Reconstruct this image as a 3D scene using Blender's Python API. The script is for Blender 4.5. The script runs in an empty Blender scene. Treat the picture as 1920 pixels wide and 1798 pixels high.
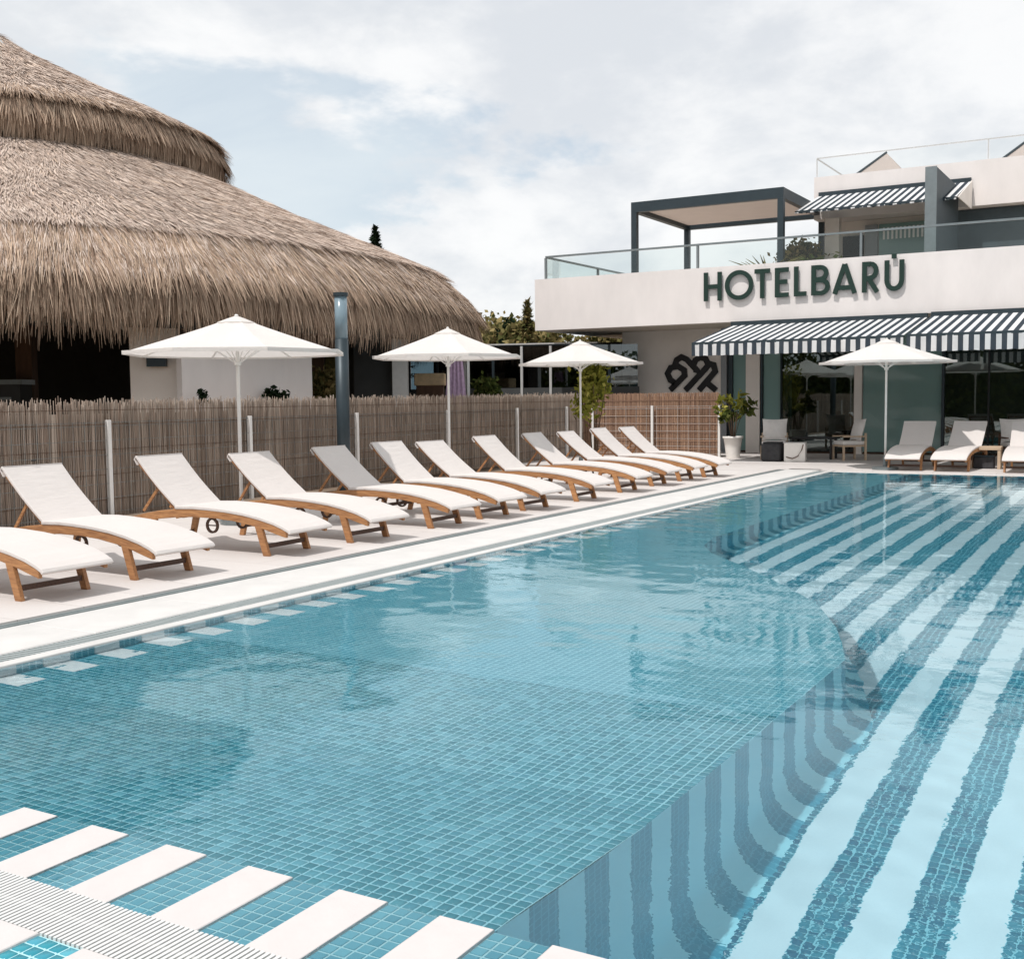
import bpy, math, random
import numpy as np
from mathutils import Matrix, Vector

rnd = random.Random(7)
nrg = np.random.default_rng(11)
sc = bpy.context.scene
COL = sc.collection
PI = math.pi

# ------------------------------------------------------------------ camera
cam = bpy.data.cameras.new('camera'); camo = bpy.data.objects.new('camera', cam)
COL.objects.link(camo); sc.camera = camo
R = ((0.8655854, -0.0259676, 0.5000876), (0.5006382, 0.0670209, -0.8630583), (-0.0111048, 0.9974136, 0.0710127))
m4 = Matrix(R).to_4x4(); m4.translation = (0, 0, 1.6)
camo.matrix_world = m4
cam.sensor_fit = 'HORIZONTAL'; cam.sensor_width = 36; cam.lens = 40.081
cam.clip_start = 0.05; cam.clip_end = 2000

# ------------------------------------------------------------------ light
SUN_EL = math.radians(61); SUN_DIR = Vector((-0.24, -0.97, 0)).normalized()   # horizontal direction towards the sun
sun_vec = Vector((SUN_DIR.x * math.cos(SUN_EL), SUN_DIR.y * math.cos(SUN_EL), math.sin(SUN_EL)))
sl = bpy.data.lights.new('sun', 'SUN'); slo = bpy.data.objects.new('sun', sl); COL.objects.link(slo)
slo.rotation_euler = sun_vec.to_track_quat('Z', 'Y').to_euler()
sl.energy = 2.55; sl.angle = math.radians(1.0); sl.color = (1.0, 0.955, 0.915)
sl.cycles.is_caustics_light = True
world = bpy.data.worlds.new('World'); sc.world = world; world.use_nodes = True
wn = world.node_tree; wn.nodes.clear()
def W(t, **k):
    n = wn.nodes.new(t)
    for a, b in k.items(): setattr(n, a, b)
    return n
sky = W('ShaderNodeTexSky', sky_type='NISHITA'); sky.sun_disc = False
sky.sun_elevation = SUN_EL; sky.sun_rotation = math.atan2(SUN_DIR.x, SUN_DIR.y)
sky.air_density = 1.0; sky.dust_density = 0.8; sky.ozone_density = 1.0
SKY_STR = 0.1
tc = W('ShaderNodeTexCoord')
sep = W('ShaderNodeSeparateXYZ'); wn.links.new(tc.outputs['Generated'], sep.inputs[0])
def WM(op, a, b=None, clamp=False):
    n = W('ShaderNodeMath', operation=op); n.use_clamp = clamp
    for i, v in enumerate((a, b)):
        if v is None: continue
        if isinstance(v, (int, float)): n.inputs[i].default_value = v
        else: wn.links.new(v, n.inputs[i])
    return n.outputs[0]
def WMIX(f, a, b):
    n = W('ShaderNodeMix', data_type='RGBA')
    for i, v in ((0, f), (6, a), (7, b)):
        if isinstance(v, (int, float)): n.inputs[i].default_value = v
        elif isinstance(v, tuple): n.inputs[i].default_value = v
        else: wn.links.new(v, n.inputs[i])
    return n.outputs[2]
def WRAMP(v, lo, hi):
    n = W('ShaderNodeMapRange'); n.interpolation_type = 'SMOOTHSTEP'
    wn.links.new(v, n.inputs[0]); n.inputs[1].default_value = lo; n.inputs[2].default_value = hi
    return n.outputs[0]
# project the view direction on a cloud layer so that clouds flatten towards the horizon
zc = WM('MAXIMUM', sep.outputs['Z'], 0.0)
den = WM('ADD', zc, 0.75)
cx = WM('DIVIDE', sep.outputs['X'], den); cy = WM('DIVIDE', sep.outputs['Y'], den)
comb = W('ShaderNodeCombineXYZ'); wn.links.new(cx, comb.inputs[0]); wn.links.new(cy, comb.inputs[1]); wn.links.new(WM('MULTIPLY', zc, 1.5), comb.inputs[2])
def WNOISE(scale, detail, rough, off, dist=0.0, stretch=(1, 1, 1)):
    mp = W('ShaderNodeMapping'); wn.links.new(comb.outputs[0], mp.inputs[0])
    mp.inputs['Location'].default_value = off; mp.inputs['Scale'].default_value = stretch
    n = W('ShaderNodeTexNoise'); wn.links.new(mp.outputs[0], n.inputs['Vector'])
    n.inputs['Scale'].default_value = scale; n.inputs['Detail'].default_value = detail
    n.inputs['Roughness'].default_value = rough; n.inputs['Distortion'].default_value = dist
    return n.outputs['Fac']
CLOUD_OFF = (6.7, 4.2, 1.4)
big = WNOISE(2.6, 12, 0.53, CLOUD_OFF, 0.2)
shade = WNOISE(3.2, 8, 0.5, (5.3, 0.2, 2.0), 0.1)
veil = WNOISE(1.6, 8, 0.55, (1.0, 8.0, 3.0), 0.6, (0.6, 1.3, 1.6))
# more cumulus towards the +Y side of the sky, a clearer, veiled sky towards -X
bias = WM('MULTIPLY', sep.outputs['X'], 0.42)
edge_n = WNOISE(11.0, 8, 0.6, (7.0, 1.0, 4.0), 0.4)
cum = WRAMP(WM('ADD', WM('ADD', big, bias), WM('MULTIPLY', WM('SUBTRACT', edge_n, 0.5), 0.12)), 0.185, 0.25)
lowc = WRAMP(WM('SUBTRACT', 1.0, WM('MULTIPLY', zc, 1.0)), 0.60, 1.0)
veilm = WM('ADD', WM('MULTIPLY', WRAMP(veil, 0.32, 0.66), 0.40), 0.58, True)
skyc = W('ShaderNodeMix', data_type='RGBA', blend_type='MULTIPLY'); skyc.inputs[0].default_value = 1.0
wn.links.new(sky.outputs[0], skyc.inputs[6]); skyc.inputs[7].default_value = (1.0, 1.0, 1.0, 1)
S = 1 / SKY_STR
cloud_lit = (0.84 * S, 0.835 * S, 0.83 * S, 1); cloud_dark = (0.63 * S, 0.65 * S, 0.68 * S, 1)
veil_c = (0.64 * S, 0.70 * S, 0.735 * S, 1)
base = WMIX(veilm, skyc.outputs[2], veil_c)
puff = WNOISE(6.5, 12, 0.58, (2.2, 6.1, 1.0), 0.12)
shp = WM('ADD', WM('MULTIPLY', shade, 0.35), WM('MULTIPLY', puff, 0.65))
cc = WMIX(WRAMP(shp, 0.40, 0.60), cloud_lit, cloud_dark)
full = WMIX(WM('MULTIPLY', cum, 0.85), base, cc)
bg = W('ShaderNodeBackground'); bg.inputs[1].default_value = SKY_STR
wn.links.new(full, bg.inputs[0])
wo = W('ShaderNodeOutputWorld'); wn.links.new(bg.outputs[0], wo.inputs[0])
sc.view_settings.view_transform = 'Standard'; sc.view_settings.look = 'None'
sc.view_settings.exposure = 0.30; sc.view_settings.gamma = 1.0; sc.view_settings.use_curve_mapping = False
cy_ = sc.cycles
cy_.use_denoising = True; cy_.caustics_refractive = True; cy_.caustics_reflective = False
cy_.max_bounces = 10; cy_.transmission_bounces = 8; cy_.transparent_max_bounces = 16; cy_.sample_clamp_indirect = 6

# ------------------------------------------------------------------ materials
def srgb(r, g, b):
    f = lambda c: (c / 255) / 12.92 if c <= 10 else (((c / 255) + 0.055) / 1.055) ** 2.4
    return (f(r), f(g), f(b), 1)
class NT:
    def __init__(s, name):
        s.m = bpy.data.materials.new(name); s.m.use_nodes = True; s.t = s.m.node_tree; s.t.nodes.clear()
    def n(s, t, **k):
        x = s.t.nodes.new(t)
        for a, b in k.items(): setattr(x, a, b)
        return x
    def put(s, sock, v):
        if v is None: return
        if hasattr(v, 'is_linked') or isinstance(v, bpy.types.NodeSocket): s.t.links.new(v, sock)
        else: sock.default_value = v
    def math(s, op, a, b=None, clamp=False):
        x = s.n('ShaderNodeMath', operation=op); x.use_clamp = clamp
        s.put(x.inputs[0], a); s.put(x.inputs[1], b); return x.outputs[0]
    def mix(s, f, a, b, mode='MIX'):
        x = s.n('ShaderNodeMix', data_type='RGBA', blend_type=mode)
        s.put(x.inputs[0], f); s.put(x.inputs[6], a); s.put(x.inputs[7], b); return x.outputs[2]
    def coord(s, which='Object', scale=(1, 1, 1)):
        c = s.n('ShaderNodeTexCoord'); mp = s.n('ShaderNodeMapping'); s.put(mp.inputs[0], c.outputs[which])
        mp.inputs['Scale'].default_value = scale; return mp.outputs[0]
    def noise(s, vec, scale, detail=4, rough=0.5, out='Fac'):
        x = s.n('ShaderNodeTexNoise'); s.put(x.inputs['Vector'], vec); x.inputs['Scale'].default_value = scale
        x.inputs['Detail'].default_value = detail; x.inputs['Roughness'].default_value = rough; return x.outputs[out]
    def ramp(s, v, lo, hi, a=0.0, b=1.0):
        x = s.n('ShaderNodeMapRange'); s.put(x.inputs[0], v)
        for i, q in enumerate((lo, hi, a, b)): x.inputs[i + 1].default_value = q
        return x.outputs[0]
    def out(s, shader): o = s.n('ShaderNodeOutputMaterial'); s.t.links.new(shader, o.inputs[0]); return s.m
    def pbr(s, col, rough=0.6, metal=0.0, bump=None, bstr=0.3, bdist=0.01, spec=0.5, **k):
        p = s.n('ShaderNodeBsdfPrincipled'); s.put(p.inputs['Base Color'], col); s.put(p.inputs['Roughness'], rough)
        p.inputs['Metallic'].default_value = metal; p.inputs['Specular IOR Level'].default_value = spec
        for a, b in k.items(): s.put(p.inputs[a.replace('_', ' ')], b)
        if bump is not None:
            bn = s.n('ShaderNodeBump'); s.put(bn.inputs['Height'], bump); bn.inputs['Strength'].default_value = bstr
            bn.inputs['Distance'].default_value = bdist; s.t.links.new(bn.outputs[0], p.inputs['Normal'])
        return p.outputs[0]
def mat(name, c, rough=0.6, var=0.12, scale=6, metal=0.0, stretch=(1, 1, 1), bstr=0.0, spec=0.5, fine=0):
    s = NT(name); v = s.coord('Object', stretch); nz = s.noise(v, scale, 6, 0.6)
    lo = tuple(x * (1 - var) for x in c[:3]) + (1,); hi = tuple(min(1, x * (1 + var)) for x in c[:3]) + (1,)
    col = s.mix(s.ramp(nz, 0.3, 0.7), lo, hi)
    bump = s.noise(v, fine or scale * 8, 4, 0.6) if bstr else None
    return s.out(s.pbr(col, rough, metal, bump, bstr, 0.01, spec))
M = {}
def islands(name, cols, rough=0.85, stretch=(3, 3, 0.4), dirt=0.35, scale=1.0, transl=0.0, bigvar=None):
    """colour picked per loose piece, so straws, reeds and leaves differ one by one"""
    s = NT(name); g = s.n('ShaderNodeNewGeometry'); r = s.n('ShaderNodeValToRGB')
    el = r.color_ramp.elements
    while len(el) < len(cols): el.new(0.5)
    for i, c in enumerate(cols): el[i].position = i / max(1, len(cols) - 1); el[i].color = c
    s.put(r.inputs[0], g.outputs['Random Per Island'])
    nz = s.noise(s.coord('Object', stretch), scale, 5, 0.6)
    col = s.mix(s.ramp(nz, 0.35, 0.75, 0.0, dirt), r.outputs[0], bigvar or (0.05, 0.035, 0.025, 1))
    if transl:
        d = s.n('ShaderNodeBsdfDiffuse'); s.put(d.inputs[0], col); t = s.n('ShaderNodeBsdfTranslucent'); s.put(t.inputs[0], col)
        mx = s.n('ShaderNodeMixShader'); mx.inputs[0].default_value = transl; s.t.links.new(d.outputs[0], mx.inputs[1]); s.t.links.new(t.outputs[0], mx.inputs[2])
        return s.out(mx.outputs[0])
    return s.out(s.pbr(col, rough, spec=0.2))
M['thatch'] = islands('thatch_straw', [srgb(176, 158, 146), srgb(200, 182, 168), srgb(212, 195, 182), srgb(188, 168, 154), srgb(220, 205, 193), srgb(206, 182, 160)], 0.9, (0.5, 0.5, 0.5), 0.14, 1.6, bigvar=srgb(120, 112, 108))
M['fringe'] = islands('thatch_fringe_straw', [srgb(136, 114, 98), srgb(172, 148, 128), srgb(192, 168, 146), srgb(156, 132, 114), srgb(206, 184, 162), srgb(128, 106, 90)], 0.9, (1, 1, 0.4), 0.35, 1.2)
M['thatch_core'] = mat('thatch_core', srgb(158, 138, 122), 0.95, 0.3, 9, stretch=(1, 1, 0.3), bstr=0.6)
M['reed'] = islands('reed_cane', [srgb(164, 148, 136), srgb(198, 181, 166), srgb(182, 163, 148), srgb(214, 200, 186), srgb(148, 131, 118), srgb(190, 167, 151)], 0.85, (0.7, 0.7, 1.4), 0.25, 1.1, bigvar=srgb(96, 92, 84))
M['reed_light'] = islands('reed_cane_pale', [srgb(150, 120, 100), srgb(196, 162, 136), srgb(178, 144, 120), srgb(164, 132, 112), srgb(140, 112, 96)], 0.85, (1, 1, 1), 0.15, 1.5)
M['leaf'] = islands('leaf_green', [srgb(46, 58, 30), srgb(74, 88, 44), srgb(98, 108, 56), srgb(60, 72, 36), srgb(120, 122, 70)], 0.6, (1, 1, 1), 0.2, 1.0, 0.3)
M['leaf_yellow'] = islands('leaf_yellow_green', [srgb(120, 122, 50), srgb(160, 158, 74), srgb(96, 104, 44), srgb(186, 178, 96)], 0.6, (1, 1, 1), 0.1, 1.0, 0.35)
M['leaf_dark'] = islands('leaf_dark', [srgb(24, 36, 28), srgb(40, 54, 38), srgb(32, 46, 30)], 0.6, (1, 1, 1), 0.1, 1.0, 0.15)
M['leaf_dry'] = islands('leaf_dry', [srgb(128, 114, 74), srgb(164, 148, 104), srgb(108, 108, 66), srgb(84, 90, 54)], 0.7, (1, 1, 1), 0.15, 1.0, 0.25)
M['bark'] = mat('bark', srgb(92, 74, 58), 0.9, 0.3, 12, bstr=0.5)
M['render_white'] = mat('white_render', srgb(226, 220, 217), 0.85, 0.055, 1.6, stretch=(1, 1, 0.45), bstr=0.12, fine=60)
M['render_tan'] = mat('tan_render', srgb(240, 233, 226), 0.85, 0.05, 1.4, bstr=0.12, fine=50)
M['soffit'] = mat('soffit_render', srgb(206, 196, 184), 0.85, 0.04, 2)
M['anthracite'] = mat('anthracite_metal', srgb(48, 60, 66), 0.45, 0.1, 4, metal=0.3)
M['grey_metal'] = mat('grey_metal', srgb(128, 136, 138), 0.4, 0.08, 6, metal=0.5)
M['pale_metal'] = mat('pale_metal', srgb(205, 205, 203), 0.4, 0.05, 8, metal=0.2)
M['white_paint'] = mat('white_paint', srgb(226, 224, 220), 0.45, 0.05, 10)
M['fin'] = mat('slate_cladding', srgb(62, 74, 80), 0.6, 0.15, 3, stretch=(1, 6, 1))
M['letter'] = mat('letter_green_enamel', srgb(14, 46, 37), 0.4, 0.1, 10)
M['black'] = mat('black_paint', srgb(22, 22, 24), 0.5, 0.1, 10)
M['lobby'] = mat('lobby_plaster', srgb(120, 116, 108), 0.8, 0.2, 1.5)
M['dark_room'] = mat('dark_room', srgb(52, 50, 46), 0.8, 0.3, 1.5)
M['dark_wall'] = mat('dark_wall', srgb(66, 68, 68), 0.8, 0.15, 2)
M['grey_wall'] = mat('grey_wall', srgb(150, 154, 158), 0.85, 0.06, 1.4)
M['wood_brown'] = mat('brown_wood', srgb(96, 70, 52), 0.7, 0.3, 8, stretch=(1, 1, 0.2))
M['oak'] = mat('pale_oak', srgb(196, 172, 146), 0.55, 0.15, 8, stretch=(0.3, 1, 1))
M['pot'] = mat('white_plastic', srgb(232, 228, 222), 0.4, 0.04, 6)
M['soil'] = mat('soil', srgb(60, 46, 36), 0.95, 0.3, 20, bstr=0.5)
M['cushion'] = mat('cushion_cloth', srgb(226, 222, 218), 0.9, 0.05, 12, bstr=0.2, fine=150)
M['charcoal_cloth'] = mat('charcoal_cloth', srgb(60, 60, 62), 0.9, 0.25, 9, bstr=0.4, fine=60)
M['coping'] = mat('white_coping_stone', srgb(204, 202, 199), 0.6, 0.08, 2.2, bstr=0.08, fine=80)
M['bar_wet'] = mat('white_rim_tile_wet', srgb(240, 240, 240), 0.6, 0.03, 6)
M['bar_white'] = mat('white_rim_tile', srgb(203, 198, 196), 0.75, 0.04, 6, bstr=0.12, fine=60)
M['grate'] = mat('white_grate_plastic', srgb(212, 212, 210), 0.5, 0.05, 8)
M['drain'] = mat('drain_grey', srgb(150, 158, 158), 0.6, 0.08, 8)
M['brown_ground'] = mat('dry_ground', srgb(128, 112, 96), 0.95, 0.2, 0.5, bstr=0.4, fine=8)
M['lavender'] = mat('lavender_cloth', srgb(186, 160, 186), 0.9, 0.2, 14)
M['straw_bale'] = mat('pale_counter', srgb(226, 200, 160), 0.8, 0.15, 8)
M['rust'] = mat('brick_red', srgb(120, 70, 56), 0.8, 0.15, 6)

# lounger teak: grain along the rail
s = NT('teak'); v = s.coord('Object', (1.5, 14, 14)); oi = s.n('ShaderNodeObjectInfo')
nz = s.noise(v, 4, 6, 0.65)
col = s.mix(s.ramp(nz, 0.3, 0.72), srgb(134, 90, 56), srgb(204, 150, 98))
col = s.mix(s.math('MULTIPLY', oi.outputs['Random'], 0.35), col, srgb(128, 84, 58))
M['teak'] = s.out(s.pbr(col, 0.55, bump=nz, bstr=0.15))
s = NT('teak_dark_brown'); v = s.coord('Object', (1.5, 14, 14)); nz = s.noise(v, 4, 6, 0.65)
M['teak_dark'] = s.out(s.pbr(s.mix(s.ramp(nz, 0.3, 0.72), srgb(62, 44, 36), srgb(98, 70, 54)), 0.6))  # darker brown teak for crossbars and wheels
# canvas: lets part of the light through
def canvas(name, c, tr=0.3, weave=260):
    s = NT(name); v = s.coord('Object'); nz = s.noise(v, 2.2, 5, 0.55); w = s.noise(v, weave, 2, 0.5)
    col = s.mix(s.ramp(nz, 0.3, 0.7), tuple(x * 0.95 for x in c[:3]) + (1,), c)
    d = s.n('ShaderNodeBsdfPrincipled'); s.put(d.inputs['Base Color'], col); d.inputs['Roughness'].default_value = 0.85; d.inputs['Specular IOR Level'].default_value = 0.2
    bn = s.n('ShaderNodeBump'); cr = s.noise(s.coord('Object', (5, 1.2, 5)), 3.0, 3, 0.6); s.put(bn.inputs['Height'], s.math('ADD', s.math('MULTIPLY', cr, 6.0), w)); bn.inputs['Strength'].default_value = 0.22; bn.inputs['Distance'].default_value = 0.012
    s.t.links.new(bn.outputs[0], d.inputs['Normal'])
    t = s.n('ShaderNodeBsdfTranslucent'); s.put(t.inputs[0], col); mx = s.n('ShaderNodeMixShader'); mx.inputs[0].default_value = tr
    s.t.links.new(d.outputs[0], mx.inputs[1]); s.t.links.new(t.outputs[0], mx.inputs[2]); return s.out(mx.outputs[0])
M['sling'] = canvas('white_sling_fabric', srgb(229, 223, 219), 0.2)
M['parasol'] = canvas('offwhite_parasol_canvas', srgb(236, 232, 228), 0.34, 180)
M['louvre'] = canvas('beige_shade_cloth', srgb(216, 206, 199), 0.5)
def stripes(name, period, a, b, tr=0.25):
    s = NT(name); c = s.n('ShaderNodeTexCoord'); sp = s.n('ShaderNodeSeparateXYZ'); s.put(sp.inputs[0], c.outputs['Object'])
    f = s.math('FRACT', s.math('DIVIDE', sp.outputs[0], period)); mk = s.math('GREATER_THAN', f, 0.5)
    nz = s.noise(c.outputs['Object'], 3, 4); col = s.mix(mk, a, b); col = s.mix(s.ramp(nz, 0.3, 0.8, 0, 0.12), col, (0.3, 0.3, 0.3, 1))
    d = s.n('ShaderNodeBsdfDiffuse'); s.put(d.inputs[0], col); t = s.n('ShaderNodeBsdfTranslucent'); s.put(t.inputs[0], col)
    mx = s.n('ShaderNodeMixShader'); mx.inputs[0].default_value = tr; s.t.links.new(d.outputs[0], mx.inputs[1]); s.t.links.new(t.outputs[0], mx.inputs[2]); return s.out(mx.outputs[0])
M['awning'] = stripes('striped_awning_canvas', 0.213, srgb(232, 232, 232), srgb(64, 73, 82))
# glass panes
def glass(name, tint, refl=1.0):
    s = NT(name); fr = s.n('ShaderNodeFresnel'); fr.inputs[0].default_value = 1.5
    t = s.n('ShaderNodeBsdfTransparent'); t.inputs[0].default_value = tint
    g = s.n('ShaderNodeBsdfGlossy'); g.inputs['Roughness'].default_value = 0.01; g.inputs[0].default_value = (0.9, 0.95, 0.95, 1)
    mx = s.n('ShaderNodeMixShader'); s.put(mx.inputs[0], s.math('MULTIPLY', s.math('ADD', fr.outputs[0], 0.04), refl, True))
    s.t.links.new(t.outputs[0], mx.inputs[1]); s.t.links.new(g.outputs[0], mx.inputs[2]); return s.out(mx.outputs[0])
M['glass'] = glass('window_glass', (0.55, 0.66, 0.64, 1), 1.3)
M['glass_green'] = glass('green_door_glass', (0.34, 0.5, 0.47, 1), 2.4)
s = NT('green_film_glass'); d_ = s.n('ShaderNodeBsdfPrincipled'); d_.inputs['Base Color'].default_value = (0.36, 0.54, 0.52, 1); d_.inputs['Roughness'].default_value = 0.04
t_ = s.n('ShaderNodeBsdfTransparent'); t_.inputs[0].default_value = (0.4, 0.6, 0.56, 1); mx = s.n('ShaderNodeMixShader'); mx.inputs[0].default_value = 0.62
s.t.links.new(t_.outputs[0], mx.inputs[1]); s.t.links.new(d_.outputs[0], mx.inputs[2]); M['glass_green'] = s.out(mx.outputs[0])
M['glass_rail'] = glass('railing_glass', (0.93, 0.96, 0.955, 1), 0.3)
M['glass_clear'] = glass('roof_rail_glass', (0.97, 0.98, 0.98, 1), 0.25)
M['glass_lamp'] = mat('frosted_lamp_glass', srgb(120, 140, 150), 0.25, 0.08, 4)
M['glass_blue'] = glass('pavilion_glass', (0.3, 0.38, 0.42, 1), 1.6)
# deck: pale stone pavers with faint joints
s = NT('deck_stone'); c = s.n('ShaderNodeTexCoord'); b = s.n('ShaderNodeTexBrick'); s.put(b.inputs['Vector'], c.outputs['Object'])
b.offset = 0.5; b.inputs['Scale'].default_value = 1.0; b.inputs['Brick Width'].default_value = 1.2; b.inputs['Row Height'].default_value = 0.6
b.inputs['Mortar Size'].default_value = 0.004; b.inputs['Mortar Smooth'].default_value = 0.2
b.inputs['Color1'].default_value = srgb(210, 206, 203); b.inputs['Color2'].default_value = srgb(200, 195, 192); b.inputs['Mortar'].default_value = srgb(160, 154, 150)
nz = s.noise(c.outputs['Object'], 0.7, 8, 0.6); fn = s.noise(c.outputs['Object'], 40, 4, 0.7)
col = s.mix(s.ramp(nz, 0.35, 0.75, 0, 0.5), b.outputs['Color'], srgb(194, 186, 181)); col = s.mix(s.ramp(fn, 0.45, 0.8, 0, 0.25), col, srgb(180, 168, 160))
M['deck'] = s.out(s.pbr(col, 0.7, bump=fn, bstr=0.12, bdist=0.004, spec=0.3))

# mosaic: 5 cm glass tiles with pale joints; stripe = axis along which white and teal bands change, 0.2 m each
X0 = -1.75; TS = 0.05
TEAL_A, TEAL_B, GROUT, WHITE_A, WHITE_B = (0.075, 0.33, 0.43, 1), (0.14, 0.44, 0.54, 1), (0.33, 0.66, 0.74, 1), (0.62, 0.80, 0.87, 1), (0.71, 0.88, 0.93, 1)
def mosaic(name, u, v, stripe=None, flip=0.0, both=False):
    s = NT(name); c = s.n('ShaderNodeTexCoord'); sp = s.n('ShaderNodeSeparateXYZ'); s.put(sp.inputs[0], c.outputs['Object'])
    off = {0: X0, 1: 2.88, 2: 0.0}
    q = [s.math('DIVIDE', s.math('SUBTRACT', sp.outputs[i], off[i]), TS) for i in (u, v)]
    fl = [s.math('FLOOR', x) for x in q]; fr = [s.math('ABSOLUTE', s.math('SUBTRACT', s.math('FRACT', x), 0.5)) for x in q]
    gm = s.math('GREATER_THAN', s.math('MAXIMUM', fr[0], fr[1]), 0.41)
    wnz = s.n('ShaderNodeTexWhiteNoise'); cb = s.n('ShaderNodeCombineXYZ'); s.put(cb.inputs[0], fl[0]); s.put(cb.inputs[1], fl[1]); s.put(wnz.inputs['Vector'], cb.outputs[0])
    nz = s.noise(c.outputs['Object'], 0.8, 3)
    sh = s.n('ShaderNodeTexWhiteNoise'); cb2 = s.n('ShaderNodeCombineXYZ'); s.put(cb2.inputs[0], s.math('FLOOR', s.math('DIVIDE', q[0], 6))); s.put(cb2.inputs[1], s.math('FLOOR', s.math('DIVIDE', q[1], 6))); s.put(sh.inputs['Vector'], cb2.outputs[0])
    rv = s.math('ADD', s.math('MULTIPLY', wnz.outputs['Value'], 0.62), s.math('ADD', s.math('MULTIPLY', nz, 0.22), s.math('MULTIPLY', sh.outputs['Value'], 0.2)))
    teal = s.mix(rv, TEAL_A, TEAL_B); col = s.mix(gm, teal, GROUT)
    if stripe is not None:
        f = s.math('FRACT', s.math('ADD', s.math('DIVIDE', s.math('SUBTRACT', sp.outputs[stripe], off[stripe]), 0.4), flip))
        pn = s.noise(c.outputs['Object'], 90, 3, 0.6); wh = s.mix(pn, WHITE_A, WHITE_B)
        col = s.mix(s.math('GREATER_THAN', f, 0.5), col, wh)
    p = s.pbr(col, 0.35, spec=0.3); return s.out(p)
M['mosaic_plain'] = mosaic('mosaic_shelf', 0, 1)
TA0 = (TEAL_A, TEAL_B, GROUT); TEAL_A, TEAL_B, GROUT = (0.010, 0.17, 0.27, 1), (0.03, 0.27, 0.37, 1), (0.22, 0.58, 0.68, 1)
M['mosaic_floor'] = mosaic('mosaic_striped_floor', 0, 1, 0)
WHITE_A, WHITE_B = (0.36, 0.80, 0.93, 1), (0.44, 0.86, 0.96, 1); TEAL_A, TEAL_B, GROUT = (0.03, 0.32, 0.46, 1), (0.05, 0.38, 0.52, 1), (0.09, 0.46, 0.60, 1)  # same tiles made bluer: water tint and shade put into the wall colours
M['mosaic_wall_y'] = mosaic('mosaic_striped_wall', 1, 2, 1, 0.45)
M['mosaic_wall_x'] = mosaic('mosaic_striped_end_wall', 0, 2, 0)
TEAL_A, TEAL_B, GROUT = TA0
M['mosaic_side'] = mosaic('mosaic_plain_wall', 1, 2)
M['tile_teal'] = islands('glass_tile_teal', [TEAL_A, (0.03, 0.24, 0.31, 1), (0.045, 0.29, 0.36, 1), TEAL_B], 0.2, (1, 1, 1), 0.0, 1.0)
M['tile_teal_single'] = None
s = NT('glass_tile'); oi = s.n('ShaderNodeObjectInfo'); M['tile_one'] = s.out(s.pbr(s.mix(oi.outputs['Random'], TEAL_A, TEAL_B), 0.2))
M['grout'] = mat('pale_grout', (0.40, 0.66, 0.70, 1), 0.8, 0.08, 20)
s = NT('pool_water'); g = s.n('ShaderNodeBsdfGlass'); g.inputs['IOR'].default_value = 1.33; g.inputs['Roughness'].default_value = 0.0
g.inputs[0].default_value = (0.885, 0.975, 1.0, 1); wv = s.coord('Object', (1.0, 1.0, 1.0)); b1 = s.noise(wv, 9, 3, 0.55); b2 = s.noise(wv, 1.1, 2, 0.5)
bn = s.n('ShaderNodeBump'); s.put(bn.inputs['Height'], s.math('MULTIPLY', b1, s.ramp(b2, 0.4, 0.62, 0.35, 1.0))); bn.inputs['Strength'].default_value = 0.36; bn.inputs['Distance'].default_value = 0.006
s.t.links.new(bn.outputs[0], g.inputs['Normal']); M['water'] = s.out(g.outputs[0])

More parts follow.
